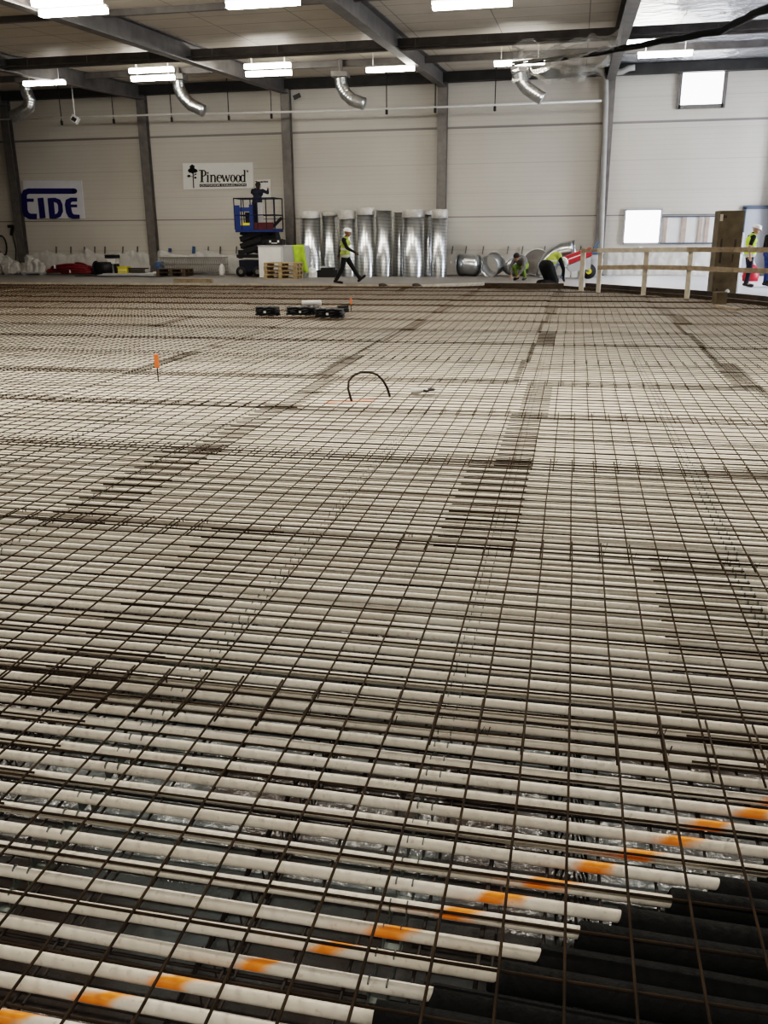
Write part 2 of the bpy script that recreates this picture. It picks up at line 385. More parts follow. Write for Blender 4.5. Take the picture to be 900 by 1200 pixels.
# pale form board along the far pit edge, brown timber along the curved right edge
mb = MB(); mb.box(((-31-4.75)/2, 28.12, .02), (26.25, .05, .10)); struct(mb, 'trim_31', 'wood_pale')
mb = MB(); mb.bar((-4.75, 28.12, .02), (-2.9, 29.62, .02), .05, .1); struct(mb, 'trim_32', 'wood_pale')
cb = [(.35, 27.55), (.75, 27.1), (2.1, 25.5), (3.15, 24.3), (4.0, 23.0), (4.7, 21.6), (5.8, 19.0)]
mb = MB()
for (x0, y0), (x1, y1) in zip(cb, cb[1:]):
    mb.bar((x0+.03, y0, .0), (x1+.03, y1, .0), .06, .34)
struct(mb, 'trim_33', 'wood_dark')  # shaded side of the board is put into its colour
mb = MB()
for (x0, y0), (x1, y1) in zip(cb, cb[1:]): mb.bar((x0+.25, y0+.2, .07), (x1+.25, y1+.2, .07), .35, .05)
struct(mb, 'trim_34', 'wood_dark')

# ------------------------------------------------------------------ windows, door, framed panel in the back wall
def wrect(x0, y0, x1, y1, Y=WY-.02):
    a = ony(x0, y0, Y); b = ony(x1, y1, Y); return a.x, b.x, b.z, a.z
def window(n, rect, fr, fm):
    x0, x1, z0, z1 = rect; w = MB()
    for c, d in (((x0, (z0+z1)/2), (fr, z1-z0+fr)), ((x1, (z0+z1)/2), (fr, z1-z0+fr)), (((x0+x1)/2, z0), (x1-x0, fr)), (((x0+x1)/2, z1), (x1-x0, fr))):
        w.box((c[0], WY-.05, c[1]), (d[0], .1, d[1]))
    o = struct(w, f'window_{n}', fm)
    p = MB(); p.box(((x0+x1)/2, WY-.02, (z0+z1)/2), (x1-x0-fr*.5, .02, z1-z0-fr*.5)); p.build('pane', 'daylight', o)
window(1, wrect(799, 76, 847, 124), .13, 'column')
window(2, wrect(733, 246, 772, 285), .06, 'door')
x0, x1, z0, z1 = wrect(776, 254, 834, 285)
b = MB(); b.box(((x0+x1)/2, WY-.02, (z0+z1)/2), (x1-x0, .03, z1-z0)); pn = struct(b, 'window_3', 'white')
for px in (779, 801, 820, 828):
    t = ony(px, 270, WY-.05).x; k = MB(); k.box((t, WY-.06, (z0+z1)/2), (.13 if px != 801 else .16, .06, z1-z0)); k.build('batten', 'batten', pn)
k = MB()
for z in (z0, z1): k.box(((x0+x1)/2, WY-.06, z), (x1-x0, .07, .05))
k.build('frame', 'doorframe', pn)
d0 = ony(871, 243, WY-.03)
dw = MB()
dw.box((d0.x+.05, WY-.05, d0.z/2), (.12, .12, d0.z)); dw.box((d0.x+1.35, WY-.05, d0.z/2), (.12, .12, d0.z)); dw.box((d0.x+.7, WY-.05, d0.z), (1.4, .12, .12))
do = struct(dw, 'door_1', 'doorframe')
k = MB(); k.box((d0.x+.7, WY-.03, d0.z/2), (1.2, .05, d0.z-.1)); dl = k.build('door_leaf', 'door', do)
k = MB(); k.box((d0.x+1.15, WY-.1, 1.05), (.14, .05, .03)); k.build('door_handle', 'galv', dl)

# ------------------------------------------------------------------ steel mesh sheets
def row_Y(k): return .809 if k < 0 else 2.53+1.8*k
rowjx = {k: (0 if k < 0 else R_.uniform(-.018, .018)) for k in range(-1, 16)}
rowjy = {k: (0 if k < 0 else R_.uniform(-.016, .016)) for k in range(-1, 16)}
starts = {-1: [-6.6, -4.25, -1.95, .98, 3.4], 0: [-6.7, -4.3, -1.9, .5, 2.9], 1: [-7.8, -5.4, -3.0, -.62, 1.78, 4.2], 2: [-10, -7.6, -5.2, -2.85, -.45, 1.95, 4.35]}
BR = .0039
def unit_bar(axis):
    mb = MB(); n = 7
    vs = []
    for i in range(9):
        t = i/8; wob = math.sin(t*PI*3)*.0015
        for j in range(n):
            a = 2*PI*j/n; vs.append((t, wob+BR*math.cos(a), BR*math.sin(a)) if axis == 'X' else (wob+BR*math.cos(a), t, BR*math.sin(a)))
    fs = [(i*n+j, i*n+(j+1) % n, (i+1)*n+(j+1) % n, (i+1)*n+j) for i in range(8) for j in range(n)]+[tuple(range(n-1, -1, -1)), tuple(8*n+j for j in range(n))]
    mb.add(vs, fs); o = mb.build('bar', 'rebar', smooth=True); me = o.data; bpy.data.objects.remove(o); return me
UX, UY = unit_bar('X'), unit_bar('Y')
SLX, SLY = .012/2.4, .018/1.8
def sheet_bars(k, xs0, xs1, lastcol):
    """bars of one sheet clipped to the pit: (axis, x, y, z, length)"""
    lapx = .40 if k < 2 else (.24 if R_.random() < (.7 if k == 2 else .38) else .03)
    y0 = row_Y(k)+rowjy[k]+(R_.uniform(-.012, .012) if k < 2 else R_.uniform(-.002, .002)); jx = rowjx[k]+R_.uniform(-.006, .006); out = []
    z = lambda X, Y: (X-xs0)*SLX+(Y-y0)*SLY
    i = math.ceil((xs0+.02-.22399)/.15)
    while .22399+.15*i < xs1+.02:
        X = .22399+.15*i+jx+R_.uniform(-.003, .003); ya, yb = y0-.11, y0+1.8+.11
        while yb > ya and not inside(X, yb): yb -= .1
        if yb-ya > .2 and inside(X, ya): out.append(('Y', X, ya, z(X, ya), yb-ya))
        i += 1
    for j in range(13):
        Y = y0+.15*j+R_.uniform(-.003, .003); xa, xb = xs0-.04, xs1+lapx
        if Y > 28.05 and xa < -4: continue
        xb = min(xb, xr(Y)-.05)
        if xb-xa > .2 and inside(xb-.02, Y): out.append(('X', xa, Y, z(xa, Y)-2*BR, xb-xa))
    return out
n_sheet = 0
for k in range(-1, 15):
    Yc = row_Y(k)
    xl = -.735*(Yc+1.8)-1.2; xright = min(xr(Yc), .245*(Yc+1.8)+1.1)
    if k in starts: st = starts[k]
    else:
        off = -.5+R_.uniform(-.12, .12); st = [off+2.4*q for q in range(-12, 6)]
    cells = [(a, b) for a, b in zip(st, st[1:]+[st[-1]+2.4]) if b+.4 > xl and a < xright]
    cells = cells[::-1]     # counted from the right
    for ci, (a, b) in enumerate(cells):
        bars = sheet_bars(k, a, b, ci == 0)
        if not bars: continue
        side = 'rightmost' if ci == 0 else (ORD[ci]+' from the right')
        rowt = 'nearest row to the camera' if k < 0 else f'{ORD[k+1]} row from the near edge'
        lab = f'rusty steel mesh sheet, {rowt}, {side}'
        if k == -1 and abs(a+1.95) < .01: lab = 'rusty steel mesh sheet nearest the camera, over orange-marked pipes and black sleeves'
        t = thing('mesh_sheet', lab, 'steel mesh', (a, Yc, 0), 0, 'reinforcing mesh sheets'); n_sheet += 1
        if k <= 2:
            for ax, X, Y, z, L in bars:
                o = bpy.data.objects.new('long_bar' if ax == 'Y' else 'cross_bar', UX if ax == 'X' else UY); C.objects.link(o); o.parent = t
                o.location = (X-a, Y-Yc, z); o.scale = (L, 1, 1) if ax == 'X' else (1, L, 1)
                o.rotation_euler = (0, -math.atan(SLX), 0) if ax == 'X' else (math.atan(SLY), 0, 0)
        else:
            mb = MB()
            for ax, X, Y, z, L in bars:
                p = Vector((X-a, Y-Yc, z)); q = p+(Vector((L, 0, L*SLX)) if ax == 'X' else Vector((0, L, L*SLY)))
                mb.tube([p, q], BR*1.05, 5)
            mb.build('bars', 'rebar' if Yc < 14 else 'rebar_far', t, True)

# lower mesh layer, only visible between the near pipes
LZ = -.095
for k in range(-1, 3):
    Yc = row_Y(k)
    for q, (a, b) in enumerate([(-7.4, -5.0), (-5, -2.6), (-2.6, -.2), (-.2, 2.2), (2.2, 4.6)]):
        if b < -.735*(Yc+1.8)-.8 or a > .245*(Yc+1.8)+.8: continue
        mb = MB(); jy = R_.uniform(-.05, .05)
        for i in range(17):
            X = a+.07+.15*i; mb.tube([(X, Yc-.3+jy, LZ), (X+R_.uniform(-.01, .01), Yc+1.75+jy, LZ)], .0045, 5)
            if i % 3 == 0: mb.tube([(X+.03, Yc-.2+jy, LZ+.008), (X+.035, Yc+1.2+jy, LZ+.008)], .004, 5)
        for j in range(13):
            Y = Yc+.15*j+jy; mb.tube([(a-.1, Y, LZ-.009), (b+.1, Y, LZ-.009)], .0045, 5)
        tag(mb.build('lower_mesh_sheet', 'rebar_low', smooth=True), 'dark steel mesh sheet lying below the white pipes', 'steel mesh', 'lower mesh sheets')

# ------------------------------------------------------------------ white floor pipes
PZ = -.046; PR = .0165; PP = .0822; PY0 = 1.764
def pipe_mesh(seed):
    r = random.Random(seed); mb = MB(); pts = []
    for i in range(101):
        x = -30*(i/100)**1.35
        pts.append((x, .0045*mnoise.noise(Vector((x*.9, seed*7.3, 0))), .003*mnoise.noise(Vector((x*1.1, seed*3.1, 5)))))
    mb.tube(pts, PR, 12); o = mb.build('pipe', 'pipe', smooth=True); me = o.data; bpy.data.objects.remove(o); return me
PM = [pipe_mesh(i) for i in range(6)]
def sleeve_x(Y): return .622-(2.125-Y)*1.385
n0 = -11; n_tot = int((28.0-(PY0+n0*PP))/PP)
far = MB()
for q in range(n_tot):
    Y = PY0+(n0+q)*PP
    if Y < 2.62: xe = sleeve_x(Y)+.16
    else: xe = xr(Y)-.12
    if q < 300:
        o = bpy.data.objects.new('floor_pipe', PM[R_.randrange(6)]); C.objects.link(o)
        o.location = (xe+0, Y+R_.uniform(-.004, .004), PZ+R_.uniform(-.003, .002))
        if 1.22 < Y < 2.36: tag(o, 'white plastic floor pipe with an orange paint dab near the black sleeves', 'pipe', 'orange-marked floor pipes')
        else: tag(o, 'long white plastic floor pipe without paint, lying under the rust-brown mesh', 'pipe', 'plain floor pipes')
    else:
        far.tube([(-30, Y, PZ), (xe, Y, PZ)], PR, 8)
tag(far.build('floor_pipes', 'pipe', smooth=True), 'white plastic floor pipes in the farthest strip before the pale form board', 'pipes', None, 'stuff')

# black foam sleeves at the lower right
q = 0
Y = PY0-11*PP
ys = []
while Y < 2.60: ys.append(Y); Y += PP
for i, Y in enumerate(ys):
    xs0 = sleeve_x(Y)+R_.uniform(-.035, .035); L = 2.6; mb = MB(); pts = []; rs = []
    for j in range(24):
        t = j/23; x = L*t
        pts.append((x, -.06*t*t+.006*mnoise.noise(Vector((x*2, i*3.7, 0))), -.022*t)); rs.append(.0355+.001*mnoise.noise(Vector((x*3, i, 3))))
    slant = R_.uniform(.0, .05)
    mb.tube(pts, rs, 18)
    for vi in range(18): v = mb.v[vi]; mb.v[vi] = (v[0]+slant*(v[2]*12), v[1], v[2])
    o = mb.build('pipe_sleeve', 'sleeve', smooth=True, loc=(xs0, Y, PZ-.002 if i % 2 else PZ-.014))
    tag(o, f'black foam sleeve over a white pipe at lower right, ' + (f'{ORD[len(ys)-1-i]} from the far side' if len(ys)-1-i else 'farthest one'), 'pipe insulation', 'black pipe sleeves')

# spacer rails holding the pipes: twin strips with upright teeth
def rail_mesh():
    mb = MB(); n = 24
    for s in (-.022, .022):
        mb.box((s, n*PP/2, -.028), (.003, n*PP, .018))
        for i in range(n):
            mb.box((s, (i+.55)*PP, .002), (.0035, .024, .05))
            mb.add([(s-.0017, (i+.42)*PP, .027), (s+.0017, (i+.42)*PP, .027), (s+.0017, (i+.68)*PP, .027), (s-.0017, (i+.68)*PP, .027), (s, (i+.55)*PP, .038)], [(0, 1, 4), (1, 2, 4), (2, 3, 4), (3, 0, 4)])
    for i in range(0, n, 2): mb.box((0, (i+.55)*PP, -.036), (.05, .02, .003))
    o = mb.build('rail', 'rail'); me = o.data; bpy.data.objects.remove(o); return me, n*PP
RM, RL = rail_mesh()
for X in (-6.6, -5.3, -4.1, -2.72-.28, -1.37, -.338, .92, 2.0):
    nY = PY0-11*PP+.5*PP
    while sleeve_x(nY) < X+.03 and X < .9: nY += PP
    if X > .9: nY = 2.6
    while nY < 13.5:
        if -.735*(nY+RL)-.6 < X < .245*(nY+RL)+.5 and inside(X, nY+RL):
            if True:
                o = bpy.data.objects.new('pipe_spacer_rail', RM); C.objects.link(o); o.location = (X+R_.uniform(-.015, .015), nY-.05*PP, PZ-.012); o.rotation_euler = (0, 0, R_.uniform(-.004, .004))
                tag(o, 'grey-green toothed steel spacer strip running crosswise beneath the white pipes', 'spacer rail', 'pipe spacer rails')
        nY += RL
# zigzag wire chairs between the two mesh layers
def chair_mesh():
    mb = MB(); n = 22
    for s in (-1, 1):
        pts = []
        for i in range(n*2+1): pts.append((s*(.012 if i % 2 == 0 else .045), i*.042, -.018 if i % 2 == 0 else -.125))
        mb.tube(pts, .003, 4)
    mb.tube([(0, 0, -.016), (0, n*.084, -.016)], .004, 5)
    for s in (-.045, .045): mb.tube([(s, 0, -.12), (s, n*.084, -.12)], .003, 5)
    o = mb.build('chair', 'rebar_low'); me = o.data; bpy.data.objects.remove(o); return me, n*.084
CM, CL = chair_mesh()
for X in (-3.6, -2.35, -1.85, -.85, .16, 1.4, 2.5):
    nY = 1.0+R_.uniform(-.2, .2)
    while nY < 6.5:
        if -.735*(nY+CL)-.4 < X < .245*(nY+CL)+.4 and not (nY < 2 and X > .2):
            o = bpy.data.objects.new('wire_bar_chair', CM); C.objects.link(o); o.location = (X+R_.uniform(-.06, .06), nY, -.055); o.rotation_euler = (0, 0, R_.uniform(-.03, .03))
            tag(o, 'dark zigzag wire support strip standing between the two mesh layers', 'wire support', 'zigzag wire supports')
        nY += CL+R_.uniform(.05, .3)
# tie wire knots at the sheet overlaps
mb = MB()
for k in range(0, 10):
    for i in range(-60, 40):
        X = .22399+.15*i; Y = row_Y(k)
        if not inside(X, Y) or X < -.735*Y-1 or X > .245*Y+1 or R_.random() < .45: continue
        for dy in (.02, .14):
            if R_.random() < .5: continue
            c = Vector((X+R_.uniform(-.01, .02), Y+dy, .012))
            mb.tube([c+Vector((-.012, 0, -.02)), c+Vector((0, .01, .006)), c+Vector((.012, 0, -.02)), c+Vector((.02, R_.uniform(-.02, .02), .012))], .0022, 4)
tag(mb.build('wire_ties', 'rebar_low'), 'twisted dark tie wires knotted along the mesh overlaps', 'tie wire', None, 'stuff')

exec_marker = 0
# ------------------------------------------------------------------ things on the mesh
def stake(x, y0, y1, lab, paint):
    p = onz(x, y0, -.02); zt = ony(x, y1, p.y).z; t = thing('marker_stake', lab, 'stake', p)
    h = zt-p.z; k = MB(); k.tube([(0, 0, -.14), (0, 0, h*.6)], .008, 6); k.build('rod', 'rebar', t)
    k = MB(); k.box((0, 0, h*.74), (.05 if paint else .035, .02, h*.5)); k.build('paint_flag', 'orange', t)
stake(185.5, 446, 415, 'thin steel marker stake with an orange top standing in the mesh at left', 1)
stake(411.5, 364, 349, 'small orange-topped marker stake behind the black bundles', 0)
a = onz(411, 466); c = onz(457, 463)
pts = []
px = [(414, 467), (408, 456), (408.5, 447), (414, 440), (423, 436.2), (433, 436), (442, 439), (449, 446), (454, 455), (457, 465)]
for i, (x, y) in enumerate(px): pts.append(ony(x, y, a.y+(c.y-a.y)*i/9.))
pts[0].z = -.1; pts[-1].z = -.02
mb = MB(); mb.tube(pts, .012, 8); tag(mb.build('bent_hose', 'rebar_low', smooth=True), 'dark bent hose arching out of the mesh above a faint orange mark', 'hose')
g = onz(496, 459, .012); t = thing('work_glove', 'grey and black work glove lying on the mesh right of the bent hose', 'glove', g, .4)
k = MB(); k.ball((0, 0, .02), .055, 8, (1.1, .8, .35)); k.cap((-.04, 0, .015), (-.1, -.01, .012), .035, .04); k.build('palm', 'glove', t, True)
k = MB()
for i, (dy, l) in enumerate(((-.035, .06), (-.012, .075), (.012, .07), (.034, .055))): k.cap((.05, dy, .02), (.05+l, dy*1.3+.02, .018), .011, .009)
k.cap((0, -.04, .02), (.03, -.085, .018), .012, .009); k.build('fingers', 'black', t, True)
t['label'] = 'grey and black work glove lying on the mesh right of the bent hose'
def bundle(x0, x1, y, d, h, lab, rz=0, z0=.02, name='black_bundle'):
    a = onz(x0, y, 0); b = onz(x1, y, 0); w = (b-a).length
    t = thing(name, lab, 'bundle', ((a.x+b.x)/2, (a.y+b.y)/2+d/2, z0), rz)
    mb = MB(); n = 4
    for i in range(n):
        zz = (i+.5)*h/n; s = 1-.06*abs(i-1.2)
        pts = [(-w/2*s+w*s*j/8, .02*math.sin(j*2+i), zz+.01*math.sin(j*3.1+i*2)) for j in range(9)]
        m2 = MB(); m2.tube(pts, h/n*.62, 8); m2.v = [(vx, vy*d/(h/n*1.5), vz) for vx, vy, vz in m2.v]; mb.add(m2.v, m2.f)
    mb.build('folded_roll', 'black', t, True)
    k = MB(); k.box((0, -d/2-.01, h*.45), (.05, .015, h*.25)); k.build('white_tag', 'white', t)
    return t
bundle(296.5, 325, 371.5, .34, .18, 'black folded bundle lying alone on the far mesh, left of two others')
bundle(332, 372, 371, .4, .17, 'long black bundle on the far mesh carrying a white roll')
bundle(366, 401.5, 374, .36, .18, 'black bundle with a pale tag, nearest and rightmost of three on the mesh')
p = onz(357, 371, 0); mb = MB(); mb.tube([(-.2, 0, 0), (.2, .03, .01)], .055, 10)
tag(mb.build('white_roll', 'white', loc=(p.x+.05, p.y+.35, .245), smooth=True), 'short white roll lying on top of the long black bundle', 'roll')
mb = MB(); mb.box((0, 0, 0), (.45, .3, .08), .3); mb.box((.1, .05, .06), (.2, .12, .05), .8)
tag(mb.build('black_bag', 'black', loc=(p.x+.55, p.y+.6, .09)), 'flat black bag lying behind the white roll on the bundles', 'bag')
# timber block and short plank on the mesh at the right
p = onz(843, 357.5, 0); t = thing('timber_block', 'squat brown timber block standing on the mesh by the right edge board', 'block', (p.x, p.y+.1, .02), .3)
k = MB(); k.box((0, 0, .13), (.26, .22, .26)); k.box((0, 0, .265), (.24, .2, .01)); k.build('block', 'post', t)
a = onz(840, 361, .02); b = onz(866, 365, .02); mb = MB(); mb.bar((a.x, a.y, .06), (b.x, b.y, .06), .12, .05)
tag(mb.build('timber_offcut', 'wood', None), 'short timber offcut lying on the mesh in front of the squat block', 'timber')
a = onz(664, 335.5, .1); mb = MB(); p0 = onz(588, 339, 0); p1 = onz(660, 341, 0)
mb.box(((p0.x+p1.x)/2, p0.y+.12, .10), (p1.x-p0.x, .22, .15)); mb.box(((p0.x+p1.x)/2-.3, p0.y+.35, .07), (p1.x-p0.x-.5, .22, .1))
tag(mb.build('timber_plank', 'trench'), 'thick brown timber laid at the pit edge in front of the crouching workers', 'timber')

# ------------------------------------------------------------------ guard rail
gp = [(681, 339.5), (701, 341.5), (754, 345), (805, 349)]
base = [onz(x, y, .04) for x, y in gp]
base += [Vector((3.95, 23.55, .04)), Vector((4.9, 22.1, .04)), Vector((5.7, 20.5, .04))]
tops = [ony(681, 291, base[0].y).z, ony(701, 291, base[1].y).z, ony(754, 290, base[2].y).z, ony(805, 289.5, base[3].y).z]
t = thing('guard_rail', 'rough timber guard rail with two rails along the curved pit edge', 'railing', base[1])
o0 = base[1]
for i, b_ in enumerate(base):
    if i >= 4: continue
    k = MB(); h = tops[i]-b_.z; q = b_-o0; k.box((q.x, q.y+.06, h/2-.05), (.12 if i > 0 else .14, .045, h+.1), -.5); k.build('post', 'wood_pale', t)
for zt, zpx in ((0, [294, 293.5, 293, 292.6, 292.6, 292.8, 293]), (1, [315, 313.5, 313, 314, 316.5, 318, 319])):
    for i in range(len(base)-1):
        pxs = []
        for j in (i, i+1):
            d = base[j]-Vector((0, 0, H)); px_ = 450+F*d.dot(RT)/d.dot(fw)
            pxs.append(ony(px_, zpx[j], base[j].y))
        if i == 0: continue
        k = MB(); k.bar(pxs[0]-o0, pxs[1]-o0, .05, .115); k.build('rail', 'wood_pale' if zt == 0 and i < 3 else 'wood', t)
k = MB(); a = ony(682, 294, base[0].y); b = ony(701, 293.5, base[1].y); k.bar(a-o0, b-o0, .045, .1); k.build('rail', 'wood', t)

# big brown boxed post and the white pole behind
a = onz(833, 345, .05); b = onz(861, 345, .05); w = (b-a).length; p = (a+b)/2; zt = ony(845, 247, p.y).z; h = zt-FZ
t = thing('boxed_post', 'tall brown boarded post behind the guard rail with dark stencil streaks', 'post', (p.x, p.y+w/2, FZ), .06)
k = MB()
k.box((0, 0, h/2), (w, w, h)); k.build('boarding', 'post', t)
k = MB()
for u, v, du, dv in ((-.28, .93, .09, .03), (-.32, .62, .05, .10), (.25, .60, .05, .13), (-.3, .45, .05, .14), (.2, .44, .04, .1), (-.3, .06, .04, .03)):
    k.box((u*w, -w/2-.004, v*h), (du*w*1.6, .006, dv*h))
k.build('stencil_mark', 'wood_dark', t)
k = MB(); k.box((-.42*w, -w/2-.004, .92*h), (.12*w, .006, .08*h)); k.build('paper_tag', 'wood_pale', t)
k = MB(); k.lathe([(.0, 0), (.05, 0), (.06, .06), (.03, .1), (0, .11)], 12, (.12*w, -w/2-.05, .03)); k.build('knob', 'white', t, True)
p2 = onz(861, 345, .05); p2.y += .9
mb = MB(); mb.tube([(0, 0, 0), (0, 0, 1.55)], .13, 16); mb.tube([(0, 0, 1.0), (0, 0, 1.12)], .16, 16)
tag(mb.build('white_pole', 'white', loc=(p2.x+.1, p2.y, FZ), smooth=True), 'short pale pipe standing upright behind the brown boxed post', 'pole')

# ------------------------------------------------------------------ signs on the wall
def wall_map(cropx, cropy, sc, Y):
    """crop pixels -> wall point, offset d toward the room"""
    def f(u, v, d): q = ony(cropx+u/sc, cropy+v/sc, Y); return (q.x, Y-d, q.z)
    return f
def stroke(mb, pts, w, to3, depth, base=.03):
    pts = [Vector((*p, 0)) for p in pts]; n = len(pts); L = []; Rr = []
    ws = w if isinstance(w, list) else [w]*n
    for i, p in enumerate(pts):
        d0 = (p-pts[i-1]).normalized() if i else (pts[1]-p).normalized()
        d1 = (pts[i+1]-p).normalized() if i < n-1 else d0
        t = (d0+d1).normalized(); nn = Vector((-t.y, t.x, 0)); s = ws[i]/2/max(.45, t.dot(d0))
        L.append(p+nn*s); Rr.append(p-nn*s)
    for i in range(n-1):
        q = [L[i], L[i+1], Rr[i+1], Rr[i]]
        mb.add([to3(v.x, v.y, base) for v in q]+[to3(v.x, v.y, base+depth) for v in q], [(0, 1, 2, 3), (7, 6, 5, 4), (0, 4, 5, 1), (1, 5, 6, 2), (2, 6, 7, 3), (3, 7, 4, 0)])
def ell(mb, cx, cy, rx, ry, to3, depth, n=18, base=.03, wob=0):
    pts = [(cx+rx*(1+wob*math.sin(5*2*PI*i/n+cx))*math.cos(2*PI*i/n), cy+ry*(1+wob*math.cos(4*2*PI*i/n))*math.sin(2*PI*i/n)) for i in range(n)]
    mb.poly(pts, lambda u, v, d: to3(u, v, base+d), depth)
def arc(cx, cy, rx, ry, a0, a1, n=16): return [(cx+rx*math.cos(math.radians(a0+(a1-a0)*i/n)), cy+ry*math.sin(math.radians(a0+(a1-a0)*i/n))) for i in range(n+1)]
SY = WY-.02
# EIDE
f = wall_map(0, 190, 6, SY)
t = thing('eide_sign', 'pale grey wall sign with dark blue EIDE lettering beside a grey column', 'sign', f(375, 395, 0)); t.name = 'wall_sign'
o3 = Vector(t.location); fl_ = lambda u, v, d: tuple(Vector(f(u, v, d))-o3)
k = MB(); k.poly([(165, 130), (575, 130), (600, 397), (178, 397)], fl_, .03); k.build('sign_panel', 'signgrey', t)
k = MB()
stroke(k, [(528, 204), (205, 204), (182, 212), (172, 235), (178, 340), (190, 368), (215, 382), (262, 382)], 38, fl_, .015)
ell(k, 528, 204, 17, 17, fl_, .015)
stroke(k, [(180, 268), (240, 268)], 22, fl_, .012)
stroke(k, [(288, 252), (304, 394)], 40, fl_, .015)
stroke(k, [(345, 268), (388, 266), (415, 276), (427, 300), (430, 345), (418, 372), (395, 382), (360, 383)], 30, fl_, .015)
stroke(k, [(358, 253), (372, 394)], 40, fl_, .014)
stroke(k, [(545, 264), (505, 264), (484, 276), (480, 300), (488, 350), (500, 374), (520, 383), (563, 383)], [26, 28, 36, 40, 40, 36, 30, 26], fl_, .015)
stroke(k, [(482, 308), (545, 308)], 19, fl_, .012)
k.build('lettering', 'signblue', t)
# Pinewood
f2 = wall_map(205, 180, 7.5, SY)
t = thing('wall_sign', 'white wall sign with tree emblem and black Pinewood lettering', 'sign', f2(380, 315, 0))
o4 = Vector(t.location); g_ = lambda u, v, d: tuple(Vector(f2(u, v, d))-o4)
k = MB(); k.poly([(70, 86), (688, 78), (692, 305), (78, 318)], g_, .03); k.build('sign_panel', 'signwhite', t)
k = MB()
for c in ((155, 118, 22, 20), (136, 150, 18, 18), (182, 152, 20, 16), (158, 148, 28, 26), (126, 198, 15, 11), (184, 182, 10, 5), (182, 212, 11, 9)): ell(k, *c, g_, .012, wob=.12)
stroke(k, [(162, 160), (164, 230), (168, 303)], [9, 8, 9], g_, .012); stroke(k, [(126, 196), (160, 205)], 4, g_, .012); stroke(k, [(164, 200), (184, 184)], 4, g_, .012)
k.build('tree_emblem', 'signblack', t)
k = MB()
def S(p, w): stroke(k, p, w, g_, .012)
S([(240, 148), (240, 250)], 18); S([(214, 148), (262, 148)], 8); S([(224, 249), (257, 249)], 7)
S([(240, 149), (258, 149), (270, 158), (274, 172), (270, 188), (258, 197), (244, 199)], [7, 8, 11, 14, 11, 8, 6])
S([(292, 188), (292, 250)], 13); S([(281, 190), (292, 188)], 6); S([(281, 249), (303, 249)], 6); ell(k, 292, 170, 7, 8, g_, .012)
S([(322, 188), (322, 250)], 13); S([(311, 190), (322, 189)], 6); S([(312, 249), (333, 249)], 6)
S([(322, 204), (334, 191), (346, 190), (355, 202), (356, 250)], [6, 8, 10, 12, 13]); S([(346, 249), (367, 249)], 6)
S(arc(393, 219, 20, 30, 0, -300), 8); S([(375, 213), (411, 213)], 6); S(arc(393, 219, 19, 29, 130, 230), 13)
S([(419, 190), (436, 248)], 12); S([(436, 249), (452, 196)], 6); S([(450, 190), (467, 248)], 12); S([(467, 249), (483, 191)], 6); S([(411, 190), (428, 190)], 5); S([(474, 190), (492, 190)], 5)
for cx in (512, 559):
    S(arc(cx, 219, 19, 30, 0, 360, 24), 7); S(arc(cx, 219, 17, 28, 130, 230), 12); S(arc(cx, 219, 17, 28, -50, 50), 12)
S(arc(598, 219, 17, 30, 40, 320, 20), 8); S(arc(598, 219, 16, 28, 130, 230), 13); S([(615, 145), (615, 250)], 13); S([(604, 147), (615, 145)], 6); S([(615, 249), (626, 248)], 6)
S(arc(640, 155, 7, 8, 0, 360, 12), 2.5); S([(638, 160), (638, 151), (643, 153), (638, 156), (643, 160)], 2)
k.poly([(220, 268), (630, 262), (631, 288), (221, 294)], lambda u, v, d: g_(u, v, d+.03), .012)
k.build('lettering', 'signblack', t)
def text_obj(body, size, m, parent, loc, wid=None):
    cu = bpy.data.curves.new('t', 'FONT'); cu.body = body; cu.size = size; cu.align_x = 'CENTER'; cu.align_y = 'CENTER'; cu.extrude = .004
    o = bpy.data.objects.new('t', cu); C.objects.link(o); bpy.context.view_layer.update()
    me = bpy.data.meshes.new_from_object(o.evaluated_get(bpy.context.evaluated_depsgraph_get())); bpy.data.objects.remove(o)
    me.materials.clear(); me.materials.append(M[m]); n = bpy.data.objects.new('tagline', me); C.objects.link(n); n.parent = parent
    n.location = loc; n.rotation_euler = (PI/2, 0, 0)
    if wid:
        xs_ = [v.co.x for v in me.vertices]; n.scale = (wid/(max(xs_)-min(xs_)), 1, 1)
    return n
p = g_(425, 278, .05); wq = g_(622, 278, 0)[0]-g_(228, 278, 0)[0]
text_obj('OUTDOOR COLLECTION', .105, 'signwhite', t, p, wq)

# small white poster being fixed from the lift
f3 = wall_map(205, 180, 7.5, SY)
t = thing('poster', 'small white poster with a smudged black heading above the scissor lift', 'sign', f3(770, 400, 0)); o5 = Vector(t.location)
h_ = lambda u, v, d: tuple(Vector(f3(u, v, d))-o5)
k = MB(); k.poly([(705, 232), (842, 226), (846, 400), (706, 402)], h_, .03); k.build('poster_panel', 'signwhite', t)
k = MB()
for u0, u1, v0, v1 in ((710, 722, 240, 252), (725, 738, 244, 258), (741, 752, 246, 262), (755, 775, 243, 256), (779, 790, 240, 254), (793, 805, 241, 255), (808, 820, 241, 254)):
    k.poly([(u0, v0), (u1, v0), (u1, v1), (u0, v1)], lambda u, v, d: h_(u, v, d+.03), .01)
k.build('heading', 'signblack', t)

